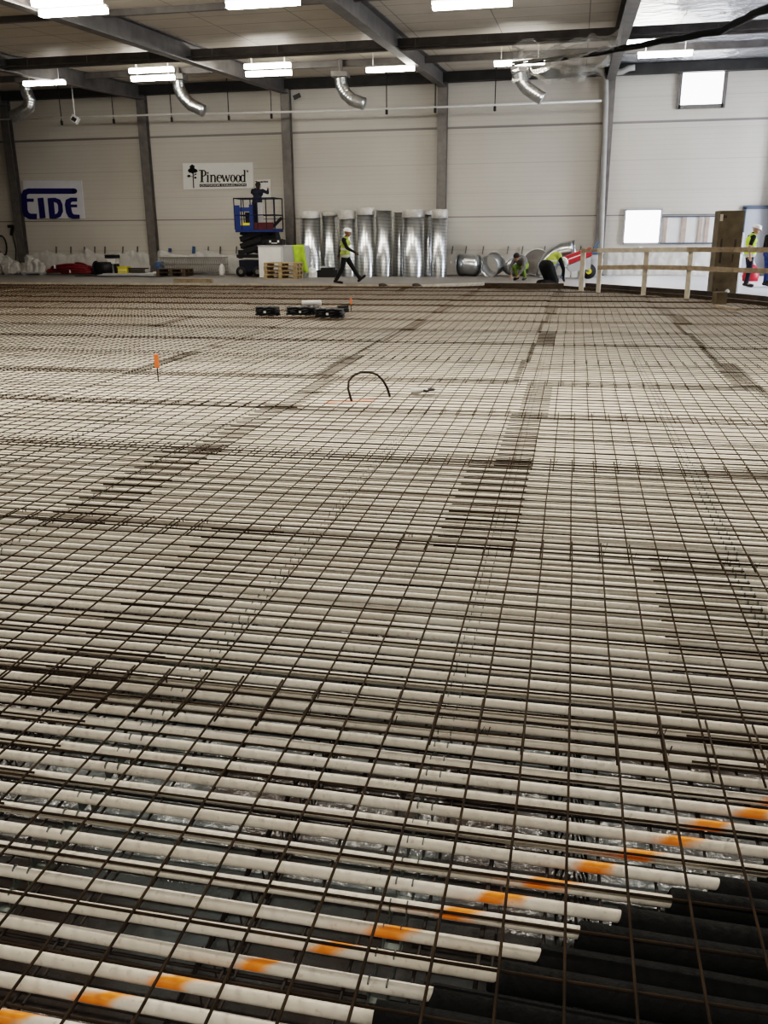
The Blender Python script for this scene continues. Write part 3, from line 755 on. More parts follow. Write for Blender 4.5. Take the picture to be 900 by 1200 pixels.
# ------------------------------------------------------------------ ceiling lights, flexible ducts, conduit
def light_fixture(x0, x1, y, Y, lab, power=None, grp='fluorescent ceiling lights'):
    a = ony(x0, y, Y); b = ony(x1, y, Y); L = 1.55; cx = (a.x+b.x)/2; z = (a.z+b.z)/2
    t = thing('ceiling_light', lab, 'light', (cx, Y, z+.05), 0, grp)
    k = MB(); k.box((0, 0, .03), (L, .09, .05)); hz = ceil_z(Y)-z-.05
    for s in (-.55, .55): k.tube([(s, 0, .05), (s, 0, hz)], .012, 5)
    k.build('housing', 'fixture', t)
    k = MB(); k.box((0, 0, -.04), (L-.06, .17, .1)); k.build('diffuser', 'tube', t)
    ld = bpy.data.lights.new('lamp', 'AREA'); ld.shape = 'RECTANGLE'; ld.size = L; ld.size_y = .16; ld.energy = power or PW; ld.color = (1, .93, .82)
    lo = bpy.data.objects.new('lamp', ld); C.objects.link(lo); lo.location = (cx, Y, z-.06)
PW = 32
for i, (x0, x1, y, lab) in enumerate([(27, 77, 98, 'single fluorescent ceiling light at far left above the left air hose'), (153, 206, 92.5, 'fluorescent ceiling light in the far row, second from left'),
        (287, 343, 87, 'fluorescent ceiling light in the far row above the lift'), (428, 487, 82, 'fluorescent ceiling light in the far row above the standing ducts'),
        (578, 640, 74.5, 'fluorescent ceiling light in the far row half hidden by draped plastic'), (746, 813, 64.5, 'fluorescent ceiling light in the far row beside the high window')]):
    light_fixture(x0, x1, y, 29.0, lab)
for x0, x1, y, lab in [(152, 203, 83, 'added light for the bright double behind the second far light from left'), (286, 341, 78, 'added light for the bright double of the far light above the lift'), (726, 790, 49, 'added light for a reflection behind the far light by the high window')]:  # added fixtures for the bright doubles of far lights; last one a reflection
    light_fixture(x0, x1, y, 28.6, lab, 20)
for x0, x1, y, lab in [(42, 131, 15, 'near fluorescent ceiling light at the upper left corner'), (262, 355, 5, 'near fluorescent ceiling light left of the middle roof beam'), (512, 595, 6, 'near fluorescent ceiling light right of the middle roof beam')]:
    light_fixture(x0, x1, y, 18.4, lab, 66)
light_fixture(45, 112, 3, 17.9, 'added light for the bright double of the near light at the upper left corner', 20)  # added fixture for the bright double beside the corner light
for X in (-19, -15, -11, -7, -3, 1, 5):      # further rows of hall lamps outside the frame
    for Y, e in ((18.4, 66), (7.6, 205), (-3, 100)):
        if not e or (Y > 18 and X > -16 and X < 1): continue
        ld = bpy.data.lights.new('lamp', 'AREA'); ld.shape = 'RECTANGLE'; ld.size = 1.6; ld.size_y = .2; ld.energy = e; ld.color = (1, .93, .82)
        lo = bpy.data.objects.new('lamp', ld); C.objects.link(lo); lo.location = (X, Y, ceil_z(Y)-.75)

FY = 31.0
for pxs, lab in [([(30, 99), (31, 108), (35, 116), (34, 125), (27, 131), (14, 137)], 'silver flexible air duct hanging at the far left'),
                 ([(209, 95), (210, 104), (216, 115), (224, 123), (239, 130)], 'silver flexible air duct hanging left of the lift bay'),
                 ([(399, 92), (400, 100), (405, 110), (413, 117), (427, 122)], 'silver flexible air duct hanging above the standing ducts'),
                 ([(609, 86), (611, 95), (617, 103), (625, 109), (636, 116)], 'silver flexible air duct hanging beneath the draped plastic')]:
    pts = [ony(x, y, FY) for x, y in pxs]; o0 = pts[0].copy()
    # resample for a corrugated hose
    dense = []
    for i in range(len(pts)-1):
        for s in range(10): dense.append(pts[i].lerp(pts[i+1], s/10))
    dense.append(pts[-1])
    t = thing('air_duct', lab, 'duct', o0)
    k = MB(); k.tube([p-o0 for p in dense], [.20+(.012 if i % 3 == 0 else 0) for i in range(len(dense))], 14); k.build('flexible_hose', 'galv', t, True)
    k = MB(); k.box((0, 0, .12), (.55, .45, .16)); k.tube([(0, 0, .2), (0, 0, ceil_z(FY)-o0.z)], .08, 12); k.build('ceiling_box', 'column', t)
# thin sprinkler conduit with drop rods
CY = 34.2
mb = MB(); zc = [ony(x, y, CY) for x, y in ((-40, 141), (200, 134), (345, 131), (500, 126), (705, 118))]
mb.tube(zc, .035, 8); t_ = tag(mb.build('conduit', 'white', smooth=True), 'thin pale pipe running along the upper back wall', 'pipe')
for x, y in ((72, 140), (133, 138), (201, 136), (268, 134), (318, 132), (453, 127), (510, 125), (580, 123)):
    a = ony(x, y, CY); mb = MB(); mb.tube([(0, 0, -.1), (0, 0, ceil_z(CY)-a.z-.03)], .018, 6); mb.lathe([(.0, -.22), (.05, -.2), (.05, -.05), (0, -.03)], 8)
    tag(mb.build('drop_rod', 'black', loc=a), 'thin dark rod hanging from the ceiling to the pale wall pipe', 'hanging rod', 'drop rods along the wall pipe')
a = ony(88, 140, 33); t = thing('floodlight', 'small tilted white lamp hanging on a pale rod near the upper left wall', 'lamp', a)
k = MB(); k.box((0, 0, 0), (.3, .14, .24), .2, 0, .6); k.build('lamp_head', 'white', t)
k = MB(); k.box((0, -.08, 0), (.17, .05, .14), .2, 0, .6); k.build('lens', 'black', t)
k = MB(); k.tube([(0, 0, .1), (0, 0, ceil_z(33)-a.z-.05)], .02, 6); k.build('rod', 'white', t)
a = ony(348, 113, 34.6); t = thing('security_camera', 'small dark bracket lamp beside the column above the lift', 'camera', a)
k = MB(); k.box((0, 0, 0), (.28, .2, .14), .3, 0, -.4); k.tube([(0, 0, 0), (-.2, .6, .1)], .03, 6); k.build('body', 'black', t)
# pipe elbows around the right column
k = MB(); pts = [ony(x, y, 35.1) for x, y in ((668, 81), (697, 80), (706, 84), (710, 95), (710, 118), (704, 290), (703, 318))]
k.tube(pts, .1, 10); tag(k.build('vent_pipe', 'vent', smooth=True), 'pale vertical pipe running down beside the right column with elbow on top', 'pipe')
k = MB(); pts = [ony(x, y, 35.0) for x, y in ((744, 79), (737, 80), (729, 84), (722, 85), (716, 86))]
k.tube(pts, .1, 10); tag(k.build('pipe_elbow', 'vent', smooth=True), 'short pale elbow pipe meeting the top of the right column', 'pipe')
# black cable bundle drooping across the ceiling at right
k = MB(); cp = [(930, -6), (900, 10), (880, 18), (861, 28), (845, 36), (818, 41), (790, 46), (760, 51), (730, 57), (700, 62), (660, 68), (625, 72), (600, 74.5)]
for j in range(3):
    pts = []
    for i, (x, y) in enumerate(cp):
        Y = 22+i*.5; q = ony(x, y, Y); pts.append(q+Vector((0, (.035*math.sin(i+j*2)), .05*math.cos(i*1.3+j*2.1))))
    k.tube(pts, [.06-.003*i for i in range(len(cp))], 7)
tag(k.build('cable_bundle', 'black', smooth=True), 'black cable bundle drooping across the ceiling at the right', 'cable')
# draped plastic below the ceiling
def sheet(name, corners, nu, nv, amp, m, lab, cat, seed=0, freq=1.6):
    a, b, c, d = [Vector(p) for p in corners]; k = MB(); vs = []; scal = freq > 2
    nrm = (b-a).cross(d-a).normalized()
    for j in range(nv+1):
        for i in range(nu+1):
            u, v = i/nu, j/nv; p = (a*(1-u)+b*u)*(1-v)+(d*(1-u)+c*u)*v
            if scal: p = p-Vector((0, 0, v*(.22*abs(math.sin(p.x*1.55+seed))**.7+.10*mnoise.noise(Vector((p.x*2.3, seed, 0))))))
            vs.append(p+nrm*amp*(mnoise.noise(p*freq+Vector((seed, 0, 0)))+.5*mnoise.noise(p*freq*2.7)))
    k.add(vs, [(j*(nu+1)+i, j*(nu+1)+i+1, (j+1)*(nu+1)+i+1, (j+1)*(nu+1)+i) for j in range(nv) for i in range(nu)])
    return tag(k.build(name, m, smooth=True), lab, cat)
sheet('plastic_sheet', [ony(600, 98, 30.5), ony(706, 86, 29.5), ony(730, 40, 24), ony(600, 50, 25)], 26, 18, .3, 'thin', 'sagging clear plastic sheet draped below the ceiling by the right beam', 'plastic sheet', 3)

# ------------------------------------------------------------------ plastic skirting along the wall, pegs
for i, (xa, xb, lab) in enumerate([(31, 178, 'crinkled clear plastic sheet hung low on the wall behind the red hose'), (186, 335, 'crinkled clear plastic sheet hung low on the wall behind the steel rack'),
                                   (712, 833, 'crinkled clear plastic sheet hung below the bright lower window')]):
    Y = WY-.16; a = ony(xa, 310, Y).x; b = ony(xb, 310, Y).x; zt = ony((xa+xb)/2, 292, Y).z if i < 2 else ony(770, 288, Y).z
    sheet('plastic_sheet', [(a, Y-.25, FZ+.03), (b, Y-.25, FZ+.03), (b, Y, zt), (a, Y, zt)], 140, 14, .08, 'sheer', lab, 'plastic sheet', 10+i, 2.2)
for x in (66, 83, 99, 111, 123, 144, 161, 199, 227, 244, 258, 277, 530, 546, 566, 595, 612, 638, 680):
    a = ony(x, 293, WY-.06); mb = MB(); mb.box((0, 0, 0), (.045 if x not in (199, 227) else .12, .05, .30 if x not in (199,) else .15), 0, 0, .15)
    o = mb.build('wall_peg', 'column' if x not in (199, 227) else 'bluedrum', loc=a); tag(o, 'small dark peg on the wall above the floor clutter' if x not in (199, 227) else ('short blue clip holding the plastic sheet to the wall' if x == 199 else 'tall blue clip holding the plastic sheet to the wall'), 'peg', 'wall pegs' if x not in (199, 227) else None)
mb = MB()
for i in range(26):
    c = Vector((R_.uniform(-1.3, .9), R_.uniform(-.3, .2), 0)); hgt = max(.15, 1.0-abs(c.x)*.5)
    mb.ball((c.x, c.y, hgt*R_.uniform(.2, .6)), .3, 7, (1, .6, R_.uniform(.8, 1.5)))
mb.v = [tuple(Vector(v)+.09*Vector((mnoise.noise(Vector(v)*5), mnoise.noise(Vector(v)*5+Vector((9, 0, 0))), mnoise.noise(Vector(v)*5+Vector((0, 9, 0)))))) for v in mb.v]
mb.v = [(x, y, max(z, 0)) for x, y, z in mb.v]
a = ony(2, 320, 34.6); tag(mb.build('plastic_heap', 'whiteplastic', loc=(a.x, 34.7, FZ)), 'crumpled heap of whitish plastic at the far left wall', 'plastic heap')
mb = MB(); a = ony(3, 288, WY-.1); mb.tube([(.15*math.cos(i*2*PI/20)*1.4, 0, .42*math.sin(i*2*PI/20)) for i in range(20)], .035, 6, closed=True)
tag(mb.build('hose_loop', 'black', loc=(a.x, WY-.12, a.z)), 'dark hose loop hanging on the wall at the far left edge', 'hose')
a = ony(14, 270, WY-.1); mb = MB(); mb.box((0, 0, 0), (.1, .08, .42), 0, 0, .3); mb.box((-.05, -.02, .17), (.2, .1, .12)); mb.tube([(0, 0, -.2), (.08, 0, -.8), (.03, -.1, -1.4)], .02, 5)
tag(mb.build('wall_tool', 'black', loc=a), 'black handheld tool hanging left of the leftmost column', 'tool')

# ------------------------------------------------------------------ floor clutter along the wall
def at(x, Y): return Vector((ony(x, 320, Y).x, Y, FZ))
# bags and buckets
for x, w, h, z0, lab in [(36, .42, .8, 0, 'tall whitish sack standing by the leftmost column'), (43, .36, .62, 0, 'white sack right of the tall one'), (49, .34, .48, 0, 'small white bucket beside the red hose'), (29, .36, .45, 0, 'white sack at the foot of the leftmost column')]:
    p = at(x, 34.6); t = thing('white_sack', lab, 'sack', p)
    k = MB(); k.lathe([(0, 0), (w*.5, 0), (w*.55, h*.2), (w*.5, h*.6), (w*.46, h*.86), (w*.3, h), (0, h)], 12, sy=.7); k.v = [tuple(Vector(v)+.09*Vector((mnoise.noise(Vector(v)*5+Vector((x, 0, 0))), mnoise.noise(Vector(v)*6), mnoise.noise(Vector(v)*5)))) for v in k.v]; k.v = [(a_, b_, max(0, c_)) for a_, b_, c_ in k.v]; k.build('sack_body', 'whiteplastic', t)
    k = MB(); k.tube([(-w*.25, 0, h*.98), (0, 0, h*1.06), (w*.25, 0, h*.98)], .02, 5); k.build('tied_top', 'greybox', t)
p = at(40, 34.3); mb = MB(); mb.box((0, 0, .09), (1.1, .3, .06)); mb.box((-.4, 0, .04), (.12, .3, .08)); mb.box((.4, 0, .04), (.12, .3, .08)); tag(mb.build('low_trestle', 'greybox', loc=p), 'low grey stand in front of the white sacks', 'stand')
# red hose coil
t = thing('hose_coil', 'dark red hose heaped in a flat coil on the floor by the wall', 'hose', at(86, 34.5))
for c in range(1):
    k = MB(); pts = []
    for i in range(190):
        a = i*2*PI/26; r = .75+.28*math.sin(i*.37); pts.append((1.15*r*math.cos(a)+.1*math.sin(i*.11), .33*r*math.sin(a), .07+.40*(i/190)*(1-.4*abs(math.cos(a)))))
    k.tube(pts, .055, 7); k.build('hose', 'redhose', t, True)
for x, z in ((-.62, .33), (.08, .15)):
    k = MB(); k.box((x, -.36, z), (.06, .05, .14)); k.build('white_tie', 'white', t)
# black reel
p = at(120, 34.4); t = thing('cable_reel', 'black cable reel lying on its side with a pale disc end', 'reel', p)
k = MB(); k.tube([(-.25, 0, .27), (.42, .1, .27)], .26, 18); k.build('drum', 'black', t, True)
k = MB(); k.tube([(-.28, 0, .27), (-.24, 0, .27)], .30, 18); k.build('flange', 'rubber', t)
k = MB(); k.tube([(-.3, -.06, .33), (-.27, -.06, .33)], .15, 14); k.build('disc', 'white', t)
# black and white machine
p = at(133.5, 34.6); t = thing('site_heater', 'white and black boxy machine on legs beside the black reel', 'machine', p)
k = MB(); k.box((0, 0, .74), (.48, .4, .14)); k.build('top_cover', 'black', t)
k = MB(); k.box((.02, 0, .56), (.36, .34, .22)); k.box((-.05, -.02, .24), (.12, .12, .46)); k.build('body', 'white', t)
k = MB(); k.box((.16, 0, .3), (.07, .3, .6)); k.box((-.17, .05, .25), (.05, .25, .5)); k.build('leg_frame', 'black', t)
p = at(146, 34.4); t = thing('yellow_crate', 'yellow plastic crate right of the white and black machine', 'crate', p)
k = MB(); k.box((0, 0, .16), (.42, .34, .32)); k.box((0, 0, .33), (.46, .38, .03)); k.build('crate_body', 'yellow', t)
k = MB(); k.box((0, -.175, .2), (.40, .01, .03)); k.build('rim_band', 'signwhite', t)
for x, w, h, lab in ((159, .9, .10, 'dark flat board pile right of the yellow crate'),):
    mb = MB(); [mb.box((R_.uniform(-.1, .1), 0, .05+i*.07), (w, .3, .05), R_.uniform(-.1, .1)) for i in range(4)]; tag(mb.build('board_pile', 'wood_dark', loc=at(x, 34.5)), lab, 'boards')
mb = MB(); mb.box((0, 0, .03), (2.5, .5, .05), .01); tag(mb.build('plasterboard', 'greybox', loc=at(150, 33.6)), 'long pale board flat on the floor before the yellow crate, lower of two', 'board')
mb = MB(); mb.box((.1, .02, .08), (2.3, .4, .04), -.01); tag(mb.build('plasterboard', 'greybox', loc=at(150, 33.6)), 'long pale board flat on the floor before the yellow crate, upper of two', 'board')
k = MB(); pts = [(i*.11-2.3, .18*math.sin(i*.35), .02) for i in range(42)]; k.tube(pts, .02, 5)
tag(k.build('floor_cable', 'black', loc=at(148, 32.9)), 'thin dark cable snaking on the floor before the pale panels', 'cable')
mb = MB(); mb.box((0, 0, .05), (.5, .3, .1)); mb.box((.1, 0, .12), (.25, .2, .04)); tag(mb.build('white_tray', 'white', loc=at(181, 34.3)), 'small white tray at the foot of the second column', 'tray')
# blue drum
t = thing('blue_drum', 'small blue drum between the second column and the steel rack', 'drum', at(188, 34.7))
k = MB(); k.lathe([(0, 0), (.17, 0), (.19, .03), (.19, .5), (.17, .53), (0, .53)], 16); k.build('drum_body', 'bluedrum', t, True)
k = MB(); [k.lathe([(.19, z), (.205, z+.01), (.205, z+.03), (.19, z+.04)], 16) for z in (.12, .34)]; k.build('hoop', 'bluedrum', t, True)
# steel rack of bent rods
pa = at(188, 34.55); pb_ = at(265, 34.55); L = pb_.x-pa.x; t = thing('steel_rack', 'long low rack of grey steel rods and bars leaning at the wall', 'rack', pa)
k = MB()
for z in (.12, .42, .70): k.tube([(0, 0, z), (L, 0, z)], .022, 6); k.tube([(0, .3, z), (L, .3, z)], .018, 6)
k.build('rails', 'column', t)
k = MB()
for i in range(36):
    x = L*(i+.5)/36; k.tube([(x, 0, .10), (x-.04, -.02, .45), (x+.04, 0, .72)], .014, 5); k.tube([(x, .3, .1), (x, .3, .7)], .012, 4)
k.build('rods', 'column', t)
k = MB(); k.box((L/2, -.1, .05), (L*.98, .05, .07)); k.build('foot_bar', 'galv', t)
mb = MB(); mb.lathe([(0, 0), (.12, 0), (.13, .2), (.10, .36), (.05, .43), (0, .45)], 10); tag(mb.build('white_bottle', 'white', loc=at(260.5, 34.5)), 'white bag standing at the right end of the steel rack', 'bag')

def pallet(p, n, m, lab0, labs, w=1.2, d=.8, rz=0):
    for i in range(n):
        t = thing('pallet', labs[i], 'pallet', p+Vector((R_.uniform(-.03, .03), R_.uniform(-.02, .02), i*.146)), rz+R_.uniform(-.02, .02), lab0)
        k = MB()
        for j in range(5): k.box((0, -d/2+d*(j+.5)/5, .133), (w, d/5*.72, .022))
        k.build('deck_boards', m, t)
        k = MB()
        for x in (-w/2+.07, 0, w/2-.07):
            for y in (-d/2+.05, 0, d/2-.05): k.box((x, y, .072), (.13, .095, .095))
        k.build('blocks', m, t)
        k = MB()
        for y in (-d/2+.05, 0, d/2-.05): k.box((0, y, .012), (w, .1, .022))
        for x in (-w/2+.07, 0, w/2-.07): k.box((x, 0, .115), (.13, d, .018))
        k.build('runners', m, t)
pallet(at(204.5, 33.6), 2, 'pallet_old', 'dark pallets by the rack', ['dark old pallet on the floor before the steel rack, lower of two', 'dark old pallet before the steel rack, upper of two'], 1.25)
pallet(at(332, 32.0), 4, 'pallet', 'pale pallets by the lift', ['pale wooden pallet at the bottom of the stack before the white cabinet', 'pale wooden pallet, second from the bottom of the stack', 'pale wooden pallet, third from the bottom of the stack', 'pale wooden pallet on top of the stack before the white cabinet'], 1.28)
mb = MB(); a = onz(205, 331, FZ); b = onz(251, 331, FZ); mb.box((0, 0, .08), (b.x-a.x, .16, .13)); tag(mb.build('timber_beam', 'wood', loc=((a.x+b.x)/2, a.y, FZ-.01)), 'pale timber beam lying on the floor near the form board', 'timber')
for x, lab in ((452, 'small dark rag on the floor before the standing ducts'), (491, 'brown scrap on the floor before the second-last duct')):
    p = onz(x, 334.5, FZ); mb = MB(); mb.ball((0, 0, .04), .14, 7, (1.2, .6, .4)); mb.v = [tuple(Vector(v)+.04*Vector((mnoise.noise(Vector(v)*9), 0, mnoise.noise(Vector(v)*7)))) for v in mb.v]; mb.v = [(x_, y_, max(0, z_)) for x_, y_, z_ in mb.v]
    tag(mb.build('floor_rag', 'wood_dark', loc=(p.x, p.y-.4, FZ)), lab, 'rag')

# ------------------------------------------------------------------ scissor lift
LY = 33.5
a = at(284, LY); b = at(329, LY); t = thing('scissor_lift', 'blue scissor lift raised in front of the wall with a worker on it', 'lift', ((a.x+b.x)/2, LY, FZ))
W = b.x-a.x; oz = Vector(t.location); zpix = lambda y, x=306: ony(x, y, LY).z-FZ
k = MB(); k.box((-W*.2, 0, .42), (W*.55, .8, .42)); k.build('chassis', 'navy', t)
k = MB(); k.box((-W*.2, -.05, .78), (W*.62, .85, .12)); k.box((-W*.47, -.2, .85), (.12, .2, .32)); k.build('chassis_top', 'black', t)
for x, y in ((-W*.42, -.42), (.02, -.42), (-W*.42, .42), (.02, .42)):
    k = MB(); k.tube([(x, y-.07, .2), (x, y+.07, .2)], .2, 16); wv = k.build('wheel', 'rubber', t, True)
    k = MB(); k.tube([(x, y-.08, .2), (x, y-.06, .2)], .09, 10); k.build('hub', 'column', wv)
z0s, z1s = .9, zpix(272)
n = 3
for i in range(n):
    za = z0s+(z1s-z0s)*i/n; zb = z0s+(z1s-z0s)*(i+1)/n
    for s, (xa, xb) in ((-.3, (-W*.44, W*.1)), (.3, (-W*.44, W*.1))):
        k = MB(); k.bar((xa, s, za), (xb, s, zb), .06, .17); k.bar((xb, s+.07, za), (xa, s+.07, zb), .06, .17); k.build('scissor_arm', 'black', t)
k = MB(); k.bar((-.2, 0, z0s+.4), (.75, 0, z1s-.15), .5, .30); k.bar((-.2, 0, z0s+.9), (.6, 0, z1s-.05), .5, .2); k.build('lift_ram', 'rubber', t)
zp = z1s; zg = zpix(232)
k = MB(); k.box((0, 0, zp+.06), (W, 1.0, .12)); k.build('platform_deck', 'blue', t)
k = MB()
for x0_, x1_, z0_, z1_ in ((-W*.5, -W*.36, zp+.1, zp+.98), (-W*.36, -W*.12, zp+.1, zp+.25), (-W*.36, -W*.12, zp+.75, zp+.9), (-W*.12, -W*.02, zp+.1, zp+1.0)):
    k.box(((x0_+x1_)/2, -.5, (z0_+z1_)/2), (x1_-x0_, .03, z1_-z0_))
k.build('front_panel', 'blue', t)
k = MB(); k.box((-W*.24, -.47, zp+.28), (W*.22, .06, .12)); k.build('manual_box', 'yellow', t)
k = MB(); k.box((-W*.18, -.3, zp+.5), (.24, .2, .45)); k.build('control_box', 'black', t)
k = MB(); k.box((W*.12, -.35, zp+.62), (.22, .05, .9)); k.build('white_board', 'greybox', t)
k = MB(); k.box((W*.22, -.49, zp+.22), (W*.5, .04, .26)); k.build('toe_board', 'maroon', t)
k = MB()
for y in (-.5, .5):
    for z in (zg-.02, zp+.62): k.tube([(-W*.5, y, z), (W*.5, y, z)], .022, 6)
    for x in (-W*.5, -W*.32, -W*.02, W*.08, W*.3, W*.5): k.tube([(x, y, zp+.1), (x, y, zg)], .022, 6)
for x in (-W*.5, W*.5):
    for z in (zg-.02, zp+.62): k.tube([(x, -.5, z), (x, .5, z)], .022, 6)
k.build('guard_frame', 'navy', t)
k = MB(); k.bar((W*.45, -.4, zp+.2), (W*.68, -.5, zp+.5), .06, .1); k.build('arm_lever', 'black', t)
LIFT_Z = FZ+zp+.12; LIFT_X = oz.x
# white cabinet and grey board beside it, black case on top, jacket
a = at(307, 32.9); b = at(333, 32.9); zt = ony(320, 288, 32.9).z-FZ; w = b.x-a.x
t = thing('white_cabinet', 'white cabinet standing behind the pale pallet stack', 'cabinet', ((a.x+b.x)/2, 32.95, FZ))
k = MB(); k.box((0, 0, zt/2), (w, .7, zt-.02)); k.build('cabinet_body', 'white', t)
k = MB(); k.box((0, 0, zt), (w+.04, .74, .04)); k.build('cabinet_top', 'greybox', t)
a = at(333, 33.1); b = at(361, 33.1); w2 = b.x-a.x; t = thing('grey_crate', 'grey boxy crate right of the white cabinet with a jacket over it', 'crate', ((a.x+b.x)/2, 33.15, FZ))
k = MB(); k.box((0, 0, zt*.49), (w2-.03, .6, zt*.98)); k.build('crate_body', 'greybox', t)
k = MB(); k.box((0, 0, zt), (w2, .64, .03)); k.build('lid', 'signgrey', t)
p = Vector((at(325, 32.9).x, 32.9, FZ+zt+.02)); t = thing('black_case', 'black tool case with pale clasps on top of the white cabinet', 'case', p)
k = MB(); k.box((0, 0, .11), (.62, .4, .2)); k.box((0, -.02, .21), (.5, .35, .03)); k.build('case_body', 'black', t)
k = MB(); [k.box((s, -.21, .14), (.07, .02, .08)) for s in (-.16, .16)]; k.box((0, -.21, .08), (.22, .02, .03)); k.build('clasp', 'white', t)
# hi-vis jacket draped over crate
jx0, jx1 = at(343, 32.6).x, at(359, 32.6).x; wj = jx1-jx0; k = MB(); vs = []; nu, nv = 12, 18
for j in range(nv+1):
    for i in range(nu+1):
        u = i/nu; v = j/nv; s = v*1.35
        z = zt+.03 if s < .35 else zt+.03-(s-.35)
        y = .2-s if s < .35 else -.15-.06*(s-.35)
        x = jx0+wj*(u*(.75+.2*v)+.25*v); vs.append((x, 32.74+y+.03*mnoise.noise(Vector((u*4, v*4, 1)))-.05*math.sin(u*9)*v, FZ+z+.02*mnoise.noise(Vector((u*3, v*5, 7)))))
k.add(vs, [(j*(nu+1)+i, j*(nu+1)+i+1, (j+1)*(nu+1)+i+1, (j+1)*(nu+1)+i) for j in range(nv) for i in range(nu)])
o = k.build('hivis_jacket', 'vestplain', smooth=True); tag(o, 'bright yellow high-visibility jacket draped over the grey crate', 'jacket')
sm = o.modifiers.new('s', 'SOLIDIFY'); sm.thickness = .03
for x, w, h, lab in ((356, .22, .35, 'small white bag beneath the yellow jacket'), (365, .42, .36, 'white bag with dark print left of the black crate'), (351, .15, .3, 'pale bottle right beside the pallet stack')):
    p = at(x, 33.0); mb = MB(); mb.lathe([(0, 0), (w*.5, 0), (w*.52, h*.5), (w*.4, h*.9), (w*.15, h), (0, h)], 10, sy=.7); mb.v = [tuple(Vector(v)+.03*Vector((mnoise.noise(Vector(v)*7+Vector((x, 0, 0))), 0, 0))) for v in mb.v]
    tag(mb.build('white_bag', 'white', loc=p), lab, 'bag')
t = thing('tool_crate', 'low black tool crate on the floor between the leftmost standing ducts', 'crate', at(383, 33.2))
k = MB(); k.box((0, 0, .13), (.72, .4, .26)); k.box((.05, 0, .3), (.5, .3, .12)); k.build('crate_body', 'black', t)
k = MB(); k.box((-.05, -.03, .38), (.32, .25, .05)); k.build('grey_lid', 'greybox', t)

# ------------------------------------------------------------------ standing spiral ducts
def duct(x0, x1, ytop, yb, Y, cap, lab, capc=None):
    a = at(x0, Y); b = at(x1, Y); r = (b.x-a.x)/2*.97; h = ony((x0+x1)/2, ytop, Y).z-FZ
    t = thing('spiral_duct', lab, 'duct', ((a.x+b.x)/2, Y, FZ), R_.uniform(0, 6))
    k = MB(); hh = h-(.0 if not cap else .02)
    k.lathe([(r, 0), (r, hh), (r-.01, hh), (r-.01, .01), (r, 0)], 40); k.build('duct_shell', 'spiral', t, True)
    if cap:
        hc = ony(x0, cap, Y).z-FZ; k = MB(); k.lathe([(r+.012, hc), (r+.02, hc+.02), (r+.015, h-.03), (r-.02, h+.01), (r*.5, h+.02), (0.001, h+.015)], 40)
        k.v = [(v[0]*(1+.03*mnoise.noise(Vector(v)*6)), v[1], v[2]+.02*mnoise.noise(Vector(v)*5)) for v in k.v]; k.build('film_cap', 'whiteplastic', t, True)
DY = 33.9
duct(354, 377, 247.5, 324, DY, 256, 'spiral steel duct standing leftmost with a white film cap')
duct(399, 418, 246.5, 325, DY-.1, 257, 'spiral steel duct with white film cap behind the walking man')
duct(419.5, 439.5, 243, 325, DY-.1, 252, 'tallest spiral steel duct with white film cap right of the walking man')
duct(441, 459.5, 247, 326, DY-.1, None, 'bright uncapped spiral steel duct standing in the middle')
duct(471.5, 497, 246, 326, DY-.1, 255, 'widest spiral steel duct with white film cap near the column')
duct(505, 523.5, 246, 326, DY-.1, 256, 'spiral steel duct standing rightmost with white film cap')
duct(379, 397, 248, 323, DY+.35, 253, 'pale spiral duct standing second from left with a thin cap')
duct(461, 475, 249, 323, DY+.75, None, 'shadowed spiral duct standing behind the gap left of the widest duct')
duct(495, 508, 247, 323, DY+.75, 252, 'shadowed spiral duct behind the gap right of the widest duct')

# ------------------------------------------------------------------ duct elbows on the floor
def ring_tube(pts, r, name, lab, loc, n=48, inner='galv'):
    t = thing(name, lab, 'duct elbow', loc); k = MB(); k.tube(pts, r, n, caps=False); o = k.build('elbow_shell', 'galv', t); o.modifiers.new('s', 'SOLIDIFY').thickness = .012
    smooth_autos(o, .2)
    for q, (i0, i1) in enumerate(((0, 1), (-1, -2))):
        p = Vector(pts[i0]); d = (p-Vector(pts[i1])).normalized(); k = MB(); k.tube([p-d*.03, p+d*.01], (r+.02) if not isinstance(r, list) else r[i0]+.02, n, caps=False); k.build('flange', 'galv', t, True).modifiers.new('s', 'SOLIDIFY').thickness = .015
    return t
EY = 34.3
p = at(548, EY); ring_tube([(-.28, .1, .42), (-.05, 0, .44), (.16, .02, .42), (.3, .14, .38)], .40, 'duct_elbow', 'squat shiny duct piece on the floor, leftmost of the elbows', p)
p = at(577, EY); ring_tube([(-.12, -.2, .36), (-.02, -.02, .40), (.10, .22, .5)], .40, 'duct_elbow', 'barrel-like shiny duct piece open toward the camera, second of the elbows', p)
p = at(601, EY); ring_tube([(-.22, .0, .55), (-.08, 0, .42), (.15, .1, .38), (.32, .25, .40)], .37, 'duct_elbow', 'shiny duct piece behind the bending worker', p)
# dark disc leaning
p = at(627, EY+.55); t = thing('duct_disc', 'dark round duct lid leaning between bending worker and big elbow', 'duct lid', p)
m_ = Matrix.Rotation(-.45, 4, 'Y') @ Matrix.Rotation(1.1, 4, 'X'); k = MB(); k.lathe([(.0, 0), (.5, 0), (.5, .04), (.42, .05), (.05, .1), (0, .1)], 32); k.v = [tuple(m_ @ Vector(v)+Vector((.02, 0, .5))) for v in k.v]; k.build('disc', 'column', t)
k = MB(); k.lathe([(.5, -.03), (.53, -.03), (.53, .06), (.5, .06)], 32); k.v = [tuple(m_ @ Vector(v)+Vector((.02, 0, .5))) for v in k.v]; k.build('rim', 'galv', t)
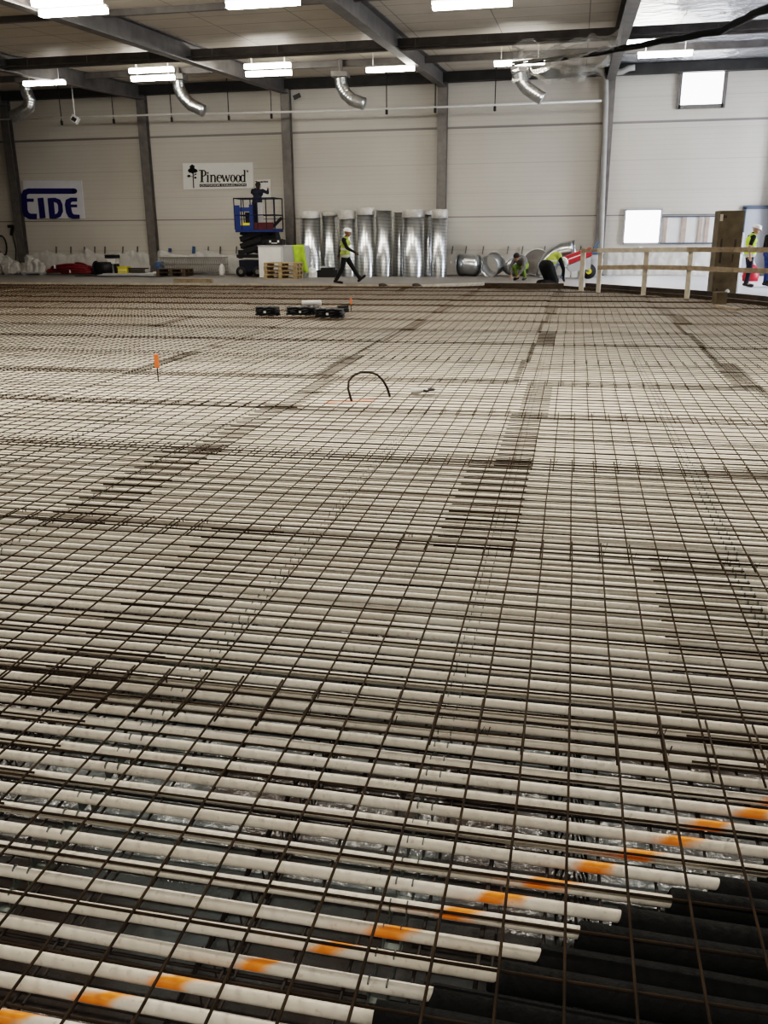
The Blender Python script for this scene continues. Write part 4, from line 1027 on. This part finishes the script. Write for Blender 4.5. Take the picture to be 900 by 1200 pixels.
# large segmented elbow: quarter bend standing on one mouth
p = at(641, 34.0); cx_, R0 = 1.12, .80; pts = []
for i in range(6):
    a_ = PI-(PI/2*1.02)*i/5; pts.append((cx_+R0*1.02*math.cos(a_)-.35, .0, .12+R0*1.0*math.sin(a_)))
pts.append((pts[-1][0]+.18, 0, pts[-1][2]+.02)); pts.insert(0, (pts[0][0], 0, 0.02))
t = ring_tube(pts, .36, 'duct_elbow', 'large segmented shiny duct elbow curving up behind the kneeling worker', p, 48)
# red cart
p = at(671, 32.7); t = thing('wheelbarrow', 'red and grey wheelbarrow behind the left end of the guard rail', 'wheelbarrow', p, .1)
k = MB(); k.poly([(-.5, .70), (.55, 1.08), (.60, .80), (-.35, .45)], lambda u, v, d: (u, -.32+d, v), .6); tb = k.build('tray', 'red', t)
k = MB(); k.poly([(-.2, .70), (.35, .90), (.34, .86), (-.2, .66)], lambda u, v, d: (u, -.33+d, v), .01); k.build('white_stripe', 'white', tb)
k = MB(); k.poly([(-.3, .44), (.60, .78), (.58, .35), (-.1, .25)], lambda u, v, d: (u, -.3+d, v), .56); k.build('lower_hopper', 'greybox', t)
k = MB(); k.tube([(.55, -.1, .26), (.55, .1, .26)], .26, 20); wq_ = k.build('wheel', 'rubber', t, True)
k = MB(); k.tube([(.55, -.12, .26), (.55, .12, .26)], .1, 12); k.build('hub', 'yellow', wq_)
k = MB()
for s in (-.28, .28): k.tube([(-.95, s, .62), (-.2, s, .4), (.55, s*.5, .26)], .022, 6); k.tube([(-.3, s, .42), (-.38, s, 0)], .02, 6); k.tube([(.6, s, .85), (.85, s, 1.28)], .02, 6)
k.build('frame', 'bluedrum', t)
p = at(663, 33.9); mb = MB(); mb.box((0, 0, .18), (.32, .3, .36)); mb.box((.32, .1, .22), (.22, .3, .44)); tag(mb.build('white_box', 'white', loc=p), 'small white boxes on the floor left of the wheelbarrow', 'box')
p = at(695, 34.0); t = thing('pale_barrel', 'pale bluish barrel behind the guard rail near the right column', 'barrel', p)
k = MB(); k.lathe([(0, 0), (.3, 0), (.33, .2), (.33, .6), (.3, .82), (0, .82)], 18); k.build('barrel_body', 'greybox', t, True)
k = MB(); k.lathe([(.33, .82), (.35, .84), (.35, .9), (0, .92)], 18); k.build('lid', 'bluedrum', t, True)
p = at(880, 31.6); t = thing('red_bag', 'red bag on the floor between the two workers at right', 'bag', (p.x, p.y, FZ))
k = MB(); k.lathe([(0, 0), (.24, 0), (.27, .15), (.22, .4), (.1, .52), (0, .53)], 14, sy=.7); k.build('bag_body', 'red', t, True)
k = MB(); k.tube([(-.1, 0, .5), (0, 0, .72), (.1, 0, .5)], .025, 6); k.build('bag_handle', 'white', t, True)

# ------------------------------------------------------------------ people
def remesh(mb, name, m, parent, vox=.011, sm=6):
    me = bpy.data.meshes.new(name); me.from_pydata(mb.v, [], mb.f); o = bpy.data.objects.new(name, me); C.objects.link(o)
    md = o.modifiers.new('r', 'REMESH'); md.mode = 'VOXEL'; md.voxel_size = vox
    s = o.modifiers.new('s', 'SMOOTH'); s.iterations = sm; s.factor = .5
    bpy.context.view_layer.update()
    me2 = bpy.data.meshes.new_from_object(o.evaluated_get(bpy.context.evaluated_depsgraph_get())); bpy.data.objects.remove(o); bpy.data.meshes.remove(me)
    me2.materials.clear(); me2.materials.append(M[m])
    for p in me2.polygons: p.use_smooth = True
    n = bpy.data.objects.new(name, me2); C.objects.link(n); n.parent = parent; return n
V = Vector
def hand(mb, w, d, side, s=1):
    """palm, four fingers and a thumb; w wrist, d pointing direction, side = palm-width axis"""
    d = V(d).normalized(); side = V(side); side = (side-d*side.dot(d)).normalized(); nrm = d.cross(side)
    mb.cap(w, w+d*.05, .026, .03); mb.cap(w+d*.05-side*.022, w+d*.085-side*.024, .016, .014); mb.cap(w+d*.05+side*.022, w+d*.085+side*.024, .016, .014); mb.cap(w+d*.04, w+d*.09, .024, .018)
    for i, l in enumerate((.060, .072, .068, .052)):
        b = w+d*.09+side*(-.030+.020*i); m_ = b+d*l*.55+nrm*.008; mb.cap(b, m_, .0098, .0092); mb.cap(m_, m_+d*l*.42+nrm*.02, .0092, .008)
    tb = w+d*.03-side*.03; tm = tb+d*.035-side*.03; mb.cap(tb, tm, .013, .011); mb.cap(tm, tm+d*.03-side*.006, .011, .009)
def person(lab, loc, rz, J, top, vest, legs, hat, skin='skin', sleeves=True, gloves=False, hair=None, vest_long=0.0, vlo=.05, bulk=0.0):
    t = thing('person', lab, 'person', loc, rz)
    J = {k_: V(v) for k_, v in J.items()}
    sp = J['chest']-J['pelvis']; mid = J['pelvis'].lerp(J['chest'], .5); latv = (J['shl']-J['shr']).normalized(); hl = (J['hipl']-J['hipr']).normalized()
    hf = J['face'].normalized(); hu = (J['head']-J['neck']).normalized(); hu = (hu-hf*hu.dot(hf)).normalized(); hs = hu.cross(hf)
    hd = J['head']
    def torso(mb, e):
        mb.cap(J['pelvis']-hl*.08, J['pelvis']+hl*.08, .125+e, .125+e); mb.cap(mid-latv*.06, mid+latv*.06, .112+e, .112+e)
        mb.cap(J['chest']-latv*.09, J['chest']+latv*.09, .118+e, .118+e); mb.cap(J['pelvis'], J['chest'], .12+e, .12+e)
        mb.cap(J['shl'].lerp(J['chest'], .3), J['shr'].lerp(J['chest'], .3), .075+e, .075+e); mb.cap(J['chest'], J['neck'], .09+e, .055+e)
    def arm(mb, s, e, k0=0, k1=1):
        mb.cap(J['sh'+s], J['el'+s], .056+e, .043+e); mb.cap(J['el'+s], J['wr'+s], .043+e, .03+e*.8)
    def leg(mb, s, e):
        mb.cap(J['hip'+s], J['kn'+s], .088+e, .058+e); mb.cap(J['kn'+s], J['kn'+s].lerp(J['an'+s], .35), .057+e, .056+e); mb.cap(J['kn'+s].lerp(J['an'+s], .35), J['an'+s], .055+e, .038+e)
    b = MB(); torso(b, 0); b.cap(J['chest'], J['neck'], .07, .055); b.cap(J['neck'], hd-hu*.04, .052, .052)
    # head: skull, jaw, nose, ears, brow
    b.ball(hd+hu*.025-hf*.012, .098, 12, (1, 1, 1)); b.ball(hd-hu*.03+hf*.02, .078, 12); b.ball(hd-hu*.085+hf*.045, .045, 10)
    b.cap(hd+hu*.01+hf*.09, hd-hu*.03+hf*.112, .010, .014); b.cap(hd-hu*.062+hf*.085-hs*.016, hd-hu*.062+hf*.085+hs*.016, .009, .009)
    for s in (-1, 1): b.ball(hd-hu*.005+hs*s*.094, .022, 8); b.ball(hd+hu*.022+hf*.083+hs*s*.032, .016, 8)
    for s, S_ in (('l', 1), ('r', -1)):
        arm(b, s, 0); leg(b, s, 0); d = J['ha'+s] if 'ha'+s in J else (J['wr'+s]-J['el'+s]); hand(b, J['wr'+s], d, J.get('si'+s, V((1, 0, 0))))
        b.cap(J['an'+s], J['to'+s], .04, .03)
    body = remesh(b, 'body', skin, t, .0095, 3)
    k = MB()
    for s in (-1, 1): k.ball(hd+hu*.020+hf*.094+hs*s*.032, .008, 8)
    k.build('eyes', 'hair', t, True)
    c = MB()
    for s in 'lr': leg(c, s, .016+bulk)
    c.cap(J['pelvis']-hl*.08, J['pelvis']+hl*.08, .138+bulk, .138+bulk); c.cap(J['pelvis'], J['pelvis'].lerp(J['chest'], .25), .132, .125); remesh(c, 'trousers', legs, t, .014, 6)
    c = MB(); torso(c, .012)
    for s in 'lr':
        if sleeves: arm(c, s, .013)
        else: c.cap(J['sh'+s], J['sh'+s].lerp(J['el'+s], .7), .07, .062)
    remesh(c, 'shirt', top, t, .013, 5)
    if vest:
        c = MB(); e = .028
        lo = J['pelvis'].lerp(J['chest'], vlo); c.cap(lo-hl*.08, lo+hl*.08, (.132 if vlo < .2 else .11)+e, (.132 if vlo < .2 else .11)+e)
        if vlo < .5: c.cap(mid-latv*.07, mid+latv*.07, .118+e, .118+e)
        c.cap(J['chest']-latv*.085, J['chest']+latv*.085, .115+e, .115+e); c.cap(J['pelvis'].lerp(J['chest'], vlo+.05), J['chest'], .12+e, .12+e)
        c.cap(J['chest'], J['neck']-.3*(J['neck']-J['chest']), .1+e, .07+e); remesh(c, 'vest', vest, t, .014, 4)
    for s in 'lr':
        c = MB(); an, to = J['an'+s], J['to'+s]; dd = (to-an); c.cap(an+V((0, 0, .06)) if 'kneel' not in J else an, an, .056, .054); c.cap(an-dd*.25+V((0, 0, -.03)) if 'kneel' not in J else an, to, .046, .042); remesh(c, 'boot', 'boot', t, .012, 4)
    if gloves:
        for s in 'lr':
            c = MB(); d = J['ha'+s] if 'ha'+s in J else (J['wr'+s]-J['el'+s]); hand(c, J['wr'+s], d, J.get('si'+s, V((1, 0, 0)))); c.cap(J['wr'+s]-V(d).normalized()*.05, J['wr'+s], .042, .038)
            c.v = [tuple(v) for v in c.v]; g_o = remesh(c, 'glove', 'black', t, .008, 1)
    if hat:
        # hard hat shell, brim and peak
        k = MB(); n = 20; rings = 8; vs = []; base_ = hd+hu*.045-hf*.008
        for i in range(rings+1):
            a_ = PI/2*i/rings; r_ = .125*math.cos(a_)+1e-4; hgt = .115*math.sin(a_)
            for j in range(n): q = 2*PI*j/n; vs.append(base_+hf*r_*1.1*math.cos(q)+hs*r_*math.sin(q)+hu*hgt)
        k.add(vs, [(i*n+j, i*n+(j+1) % n, (i+1)*n+(j+1) % n, (i+1)*n+j) for i in range(rings) for j in range(n)])
        vs = []
        for r_, dz in ((1.0, 0), (1.17, -.012), (1.0, -.014)):
            for j in range(n):
                q = 2*PI*j/n; ex = 1.1 if math.cos(q) < .3 else 1.1+.22*(math.cos(q)-.3) * (1 if r_ > 1 else 0); vs.append(base_+hf*.125*r_*ex*math.cos(q)+hs*.125*r_*math.sin(q)+hu*dz)
        k.add(vs, [(i*n+j, i*n+(j+1) % n, (i+1)*n+(j+1) % n, (i+1)*n+j) for i in range(2) for j in range(n)])
        k.cap(base_-hf*.1+hu*.09, base_+hf*.11+hu*.09, .014, .014); k.build('hard_hat', hat, t, True)
    if hair:
        k = MB(); k.ball(hd+hu*.04-hf*.022, .107, 12, (1, 1, 1)); k.ball(hd-hu*.02-hf*.05, .085, 10); k.build('hair', hair, t, True)
    return t, J

# walking man (local +x forward)
walk = dict(pelvis=(0, 0, .93), chest=(.02, 0, 1.30), neck=(.05, 0, 1.48), head=(.10, 0, 1.615), face=(1, -.1, -.12), shl=(.03, .19, 1.40), shr=(.0, -.19, 1.40), hipl=(0, .09, .90), hipr=(0, -.09, .90),
            ell=(-.18, .25, 1.16), wrl=(-.24, .24, .92), elr=(.12, -.25, 1.14), wrr=(.36, -.22, 1.01), knl=(.22, .09, .54), anl=(.47, .08, .15), tol=(.64, .08, .25), knr=(-.08, -.10, .50), anr=(-.30, -.10, .10), tor=(-.10, -.11, .04), sil=(1, 0, 0), sir=(0, 0, 1))
p = onz(405, 332.5, FZ); person('man in white hard hat and yellow vest striding past the standing ducts', (p.x, p.y, FZ), 0.05, walk, 'blackcloth', 'vest_dull', 'blackcloth', 'helmet', 'skin_tan', True, True)
# worker on the lift, back to the camera (facing +y => local x rotated)
lift = dict(pelvis=(0, 0, .95), chest=(.10, 0, 1.32), neck=(.16, 0, 1.48), head=(.24, 0, 1.60), face=(1, -.2, .1), shl=(.12, .2, 1.42), shr=(.12, -.2, 1.42), hipl=(0, .09, .92), hipr=(0, -.09, .92),
            ell=(.30, .30, 1.36), wrl=(.48, .22, 1.50), elr=(.30, -.34, 1.34), wrr=(.50, -.28, 1.46), knl=(.05, .1, .5), anl=(0, .11, .1), tol=(.16, .12, .04), knr=(.03, -.1, .5), anr=(-.04, -.11, .1), tor=(.12, -.12, .04), sil=(0, 1, 0), sir=(0, 1, 0))
px = ony(302, 240, LY+.15).x
person('worker in dark clothes on the scissor lift, arms raised to the poster', (px, LY+.1, LIFT_Z-.015), PI/2, lift, 'navy', None, 'navy', None, 'skin', True, False, 'hair')
# bending worker with dark hair, grey jumper
bend = dict(pelvis=(-.12, 0, .50), chest=(.12, 0, .70), neck=(.27, 0, .74), head=(.38, 0, .78), face=(.8, 0, -.55), shl=(.16, .19, .70), shr=(.16, -.19, .70), hipl=(-.12, .1, .46), hipr=(-.12, -.1, .46),
            ell=(.30, .26, .44), wrl=(.42, .16, .22), elr=(.30, -.27, .44), wrr=(.42, -.16, .22), knl=(.22, .17, .45), anl=(-.02, .15, .10), tol=(.16, .17, .04), knr=(.22, -.17, .45), anr=(-.02, -.15, .10), tor=(.16, -.17, .04), sil=(0, 1, 0), sir=(0, 1, 0))
p = onz(612, 328.5, FZ); person('dark-haired worker in grey top crouching with yellow trousers before the elbows', (p.x-.05, p.y, FZ), -2.0, bend, 'greycloth', None, 'lime', None, 'skin_tan', True, False, 'hair')
# kneeling worker, head down to the right
kn = dict(kneel=(0, 0, 0), pelvis=(-.18, 0, .60), chest=(.18, 0, .86), neck=(.36, -.02, .82), head=(.46, -.05, .70), face=(.6, 0, -.8), shl=(.20, .19, .80), shr=(.20, -.19, .80), hipl=(-.18, .1, .54), hipr=(-.18, -.1, .54),
          ell=(.32, .24, .50), wrl=(.40, .16, .24), elr=(.30, -.25, .50), wrr=(.40, -.16, .24), knl=(.10, .14, .09), anl=(-.32, .13, .09), tol=(-.46, .13, .05), knr=(.08, -.14, .09), anr=(-.34, -.13, .09), tor=(-.48, -.13, .05), sil=(0, 1, 0), sir=(0, 1, 0))
kn.pop('kneel'); kn2 = dict(kn); 
p = onz(642, 335.5, FZ); person('kneeling worker in black trousers and yellow vest, head down beside the rail', (p.x+.05, p.y+.25, FZ), 0.75, dict(kn2, kneel=(0, 0, 0)), 'blackcloth', 'vest_dull', 'blackcloth', 'helmet', 'skin_tan', True, True, vlo=.42, bulk=.045)
# two workers at right
stA = dict(pelvis=(0, 0, .95), chest=(.0, 0, 1.32), neck=(.03, 0, 1.50), head=(.11, 0, 1.615), face=(1, -.1, -.35), shl=(.0, .2, 1.42), shr=(.0, -.2, 1.42), hipl=(0, .09, .92), hipr=(0, -.09, .92),
           ell=(.05, .27, 1.14), wrl=(.26, .16, 1.02), elr=(-.10, -.26, 1.14), wrr=(-.06, -.27, .90), knl=(.06, .1, .5), anl=(.04, .11, .1), tol=(.22, .12, .04), knr=(.02, -.1, .5), anr=(-.05, -.11, .1), tor=(.13, -.12, .04), sil=(0, 1, 0), sir=(1, 0, 0))
p = onz(874, 336.5, FZ); person('worker in white hard hat and bright yellow vest standing right of the brown post', (p.x, p.y, FZ), .1, stA, 'blackcloth', 'vest', 'navy', 'helmet', 'skin', False, False)
stB = dict(stA, head=(.10, 0, 1.60), ell=(.02, .27, 1.14), wrl=(.25, .12, 1.10), elr=(.06, -.27, 1.12), wrr=(.28, -.13, 1.10), hal=(.5, -.6, .1), har=(.5, .6, .1))
p = onz(896, 336.5, FZ); tB, _ = person('worker in black jacket and blue jeans at the right edge of the frame', (p.x+.05, p.y+.1, FZ), .5, stB, 'blackcloth', None, 'denim', 'helmet', 'skin', True, False)

# ------------------------------------------------------------------ daylight and view
ld = bpy.data.lights.new('daylight', 'AREA'); ld.shape = 'RECTANGLE'; ld.size = 8; ld.size_y = 4.6; ld.energy = 2600; ld.color = (.86, .92, 1)
lo = bpy.data.objects.new('daylight', ld); C.objects.link(lo); lo.location = (XR-.1, 29.2, 2.6); lo.rotation_euler = (0, PI/2*1.06, 0)
w = bpy.data.worlds.new('world'); bpy.context.scene.world = w; w.use_nodes = True
w.node_tree.nodes['Background'].inputs[0].default_value = (.9, .95, 1, 1); w.node_tree.nodes['Background'].inputs[1].default_value = 1.0
sc = bpy.context.scene; sc.view_settings.view_transform = 'Filmic'; sc.view_settings.look = 'High Contrast'; sc.view_settings.exposure = -0.1
sc.cycles.max_bounces = 6; sc.cycles.use_denoising = True
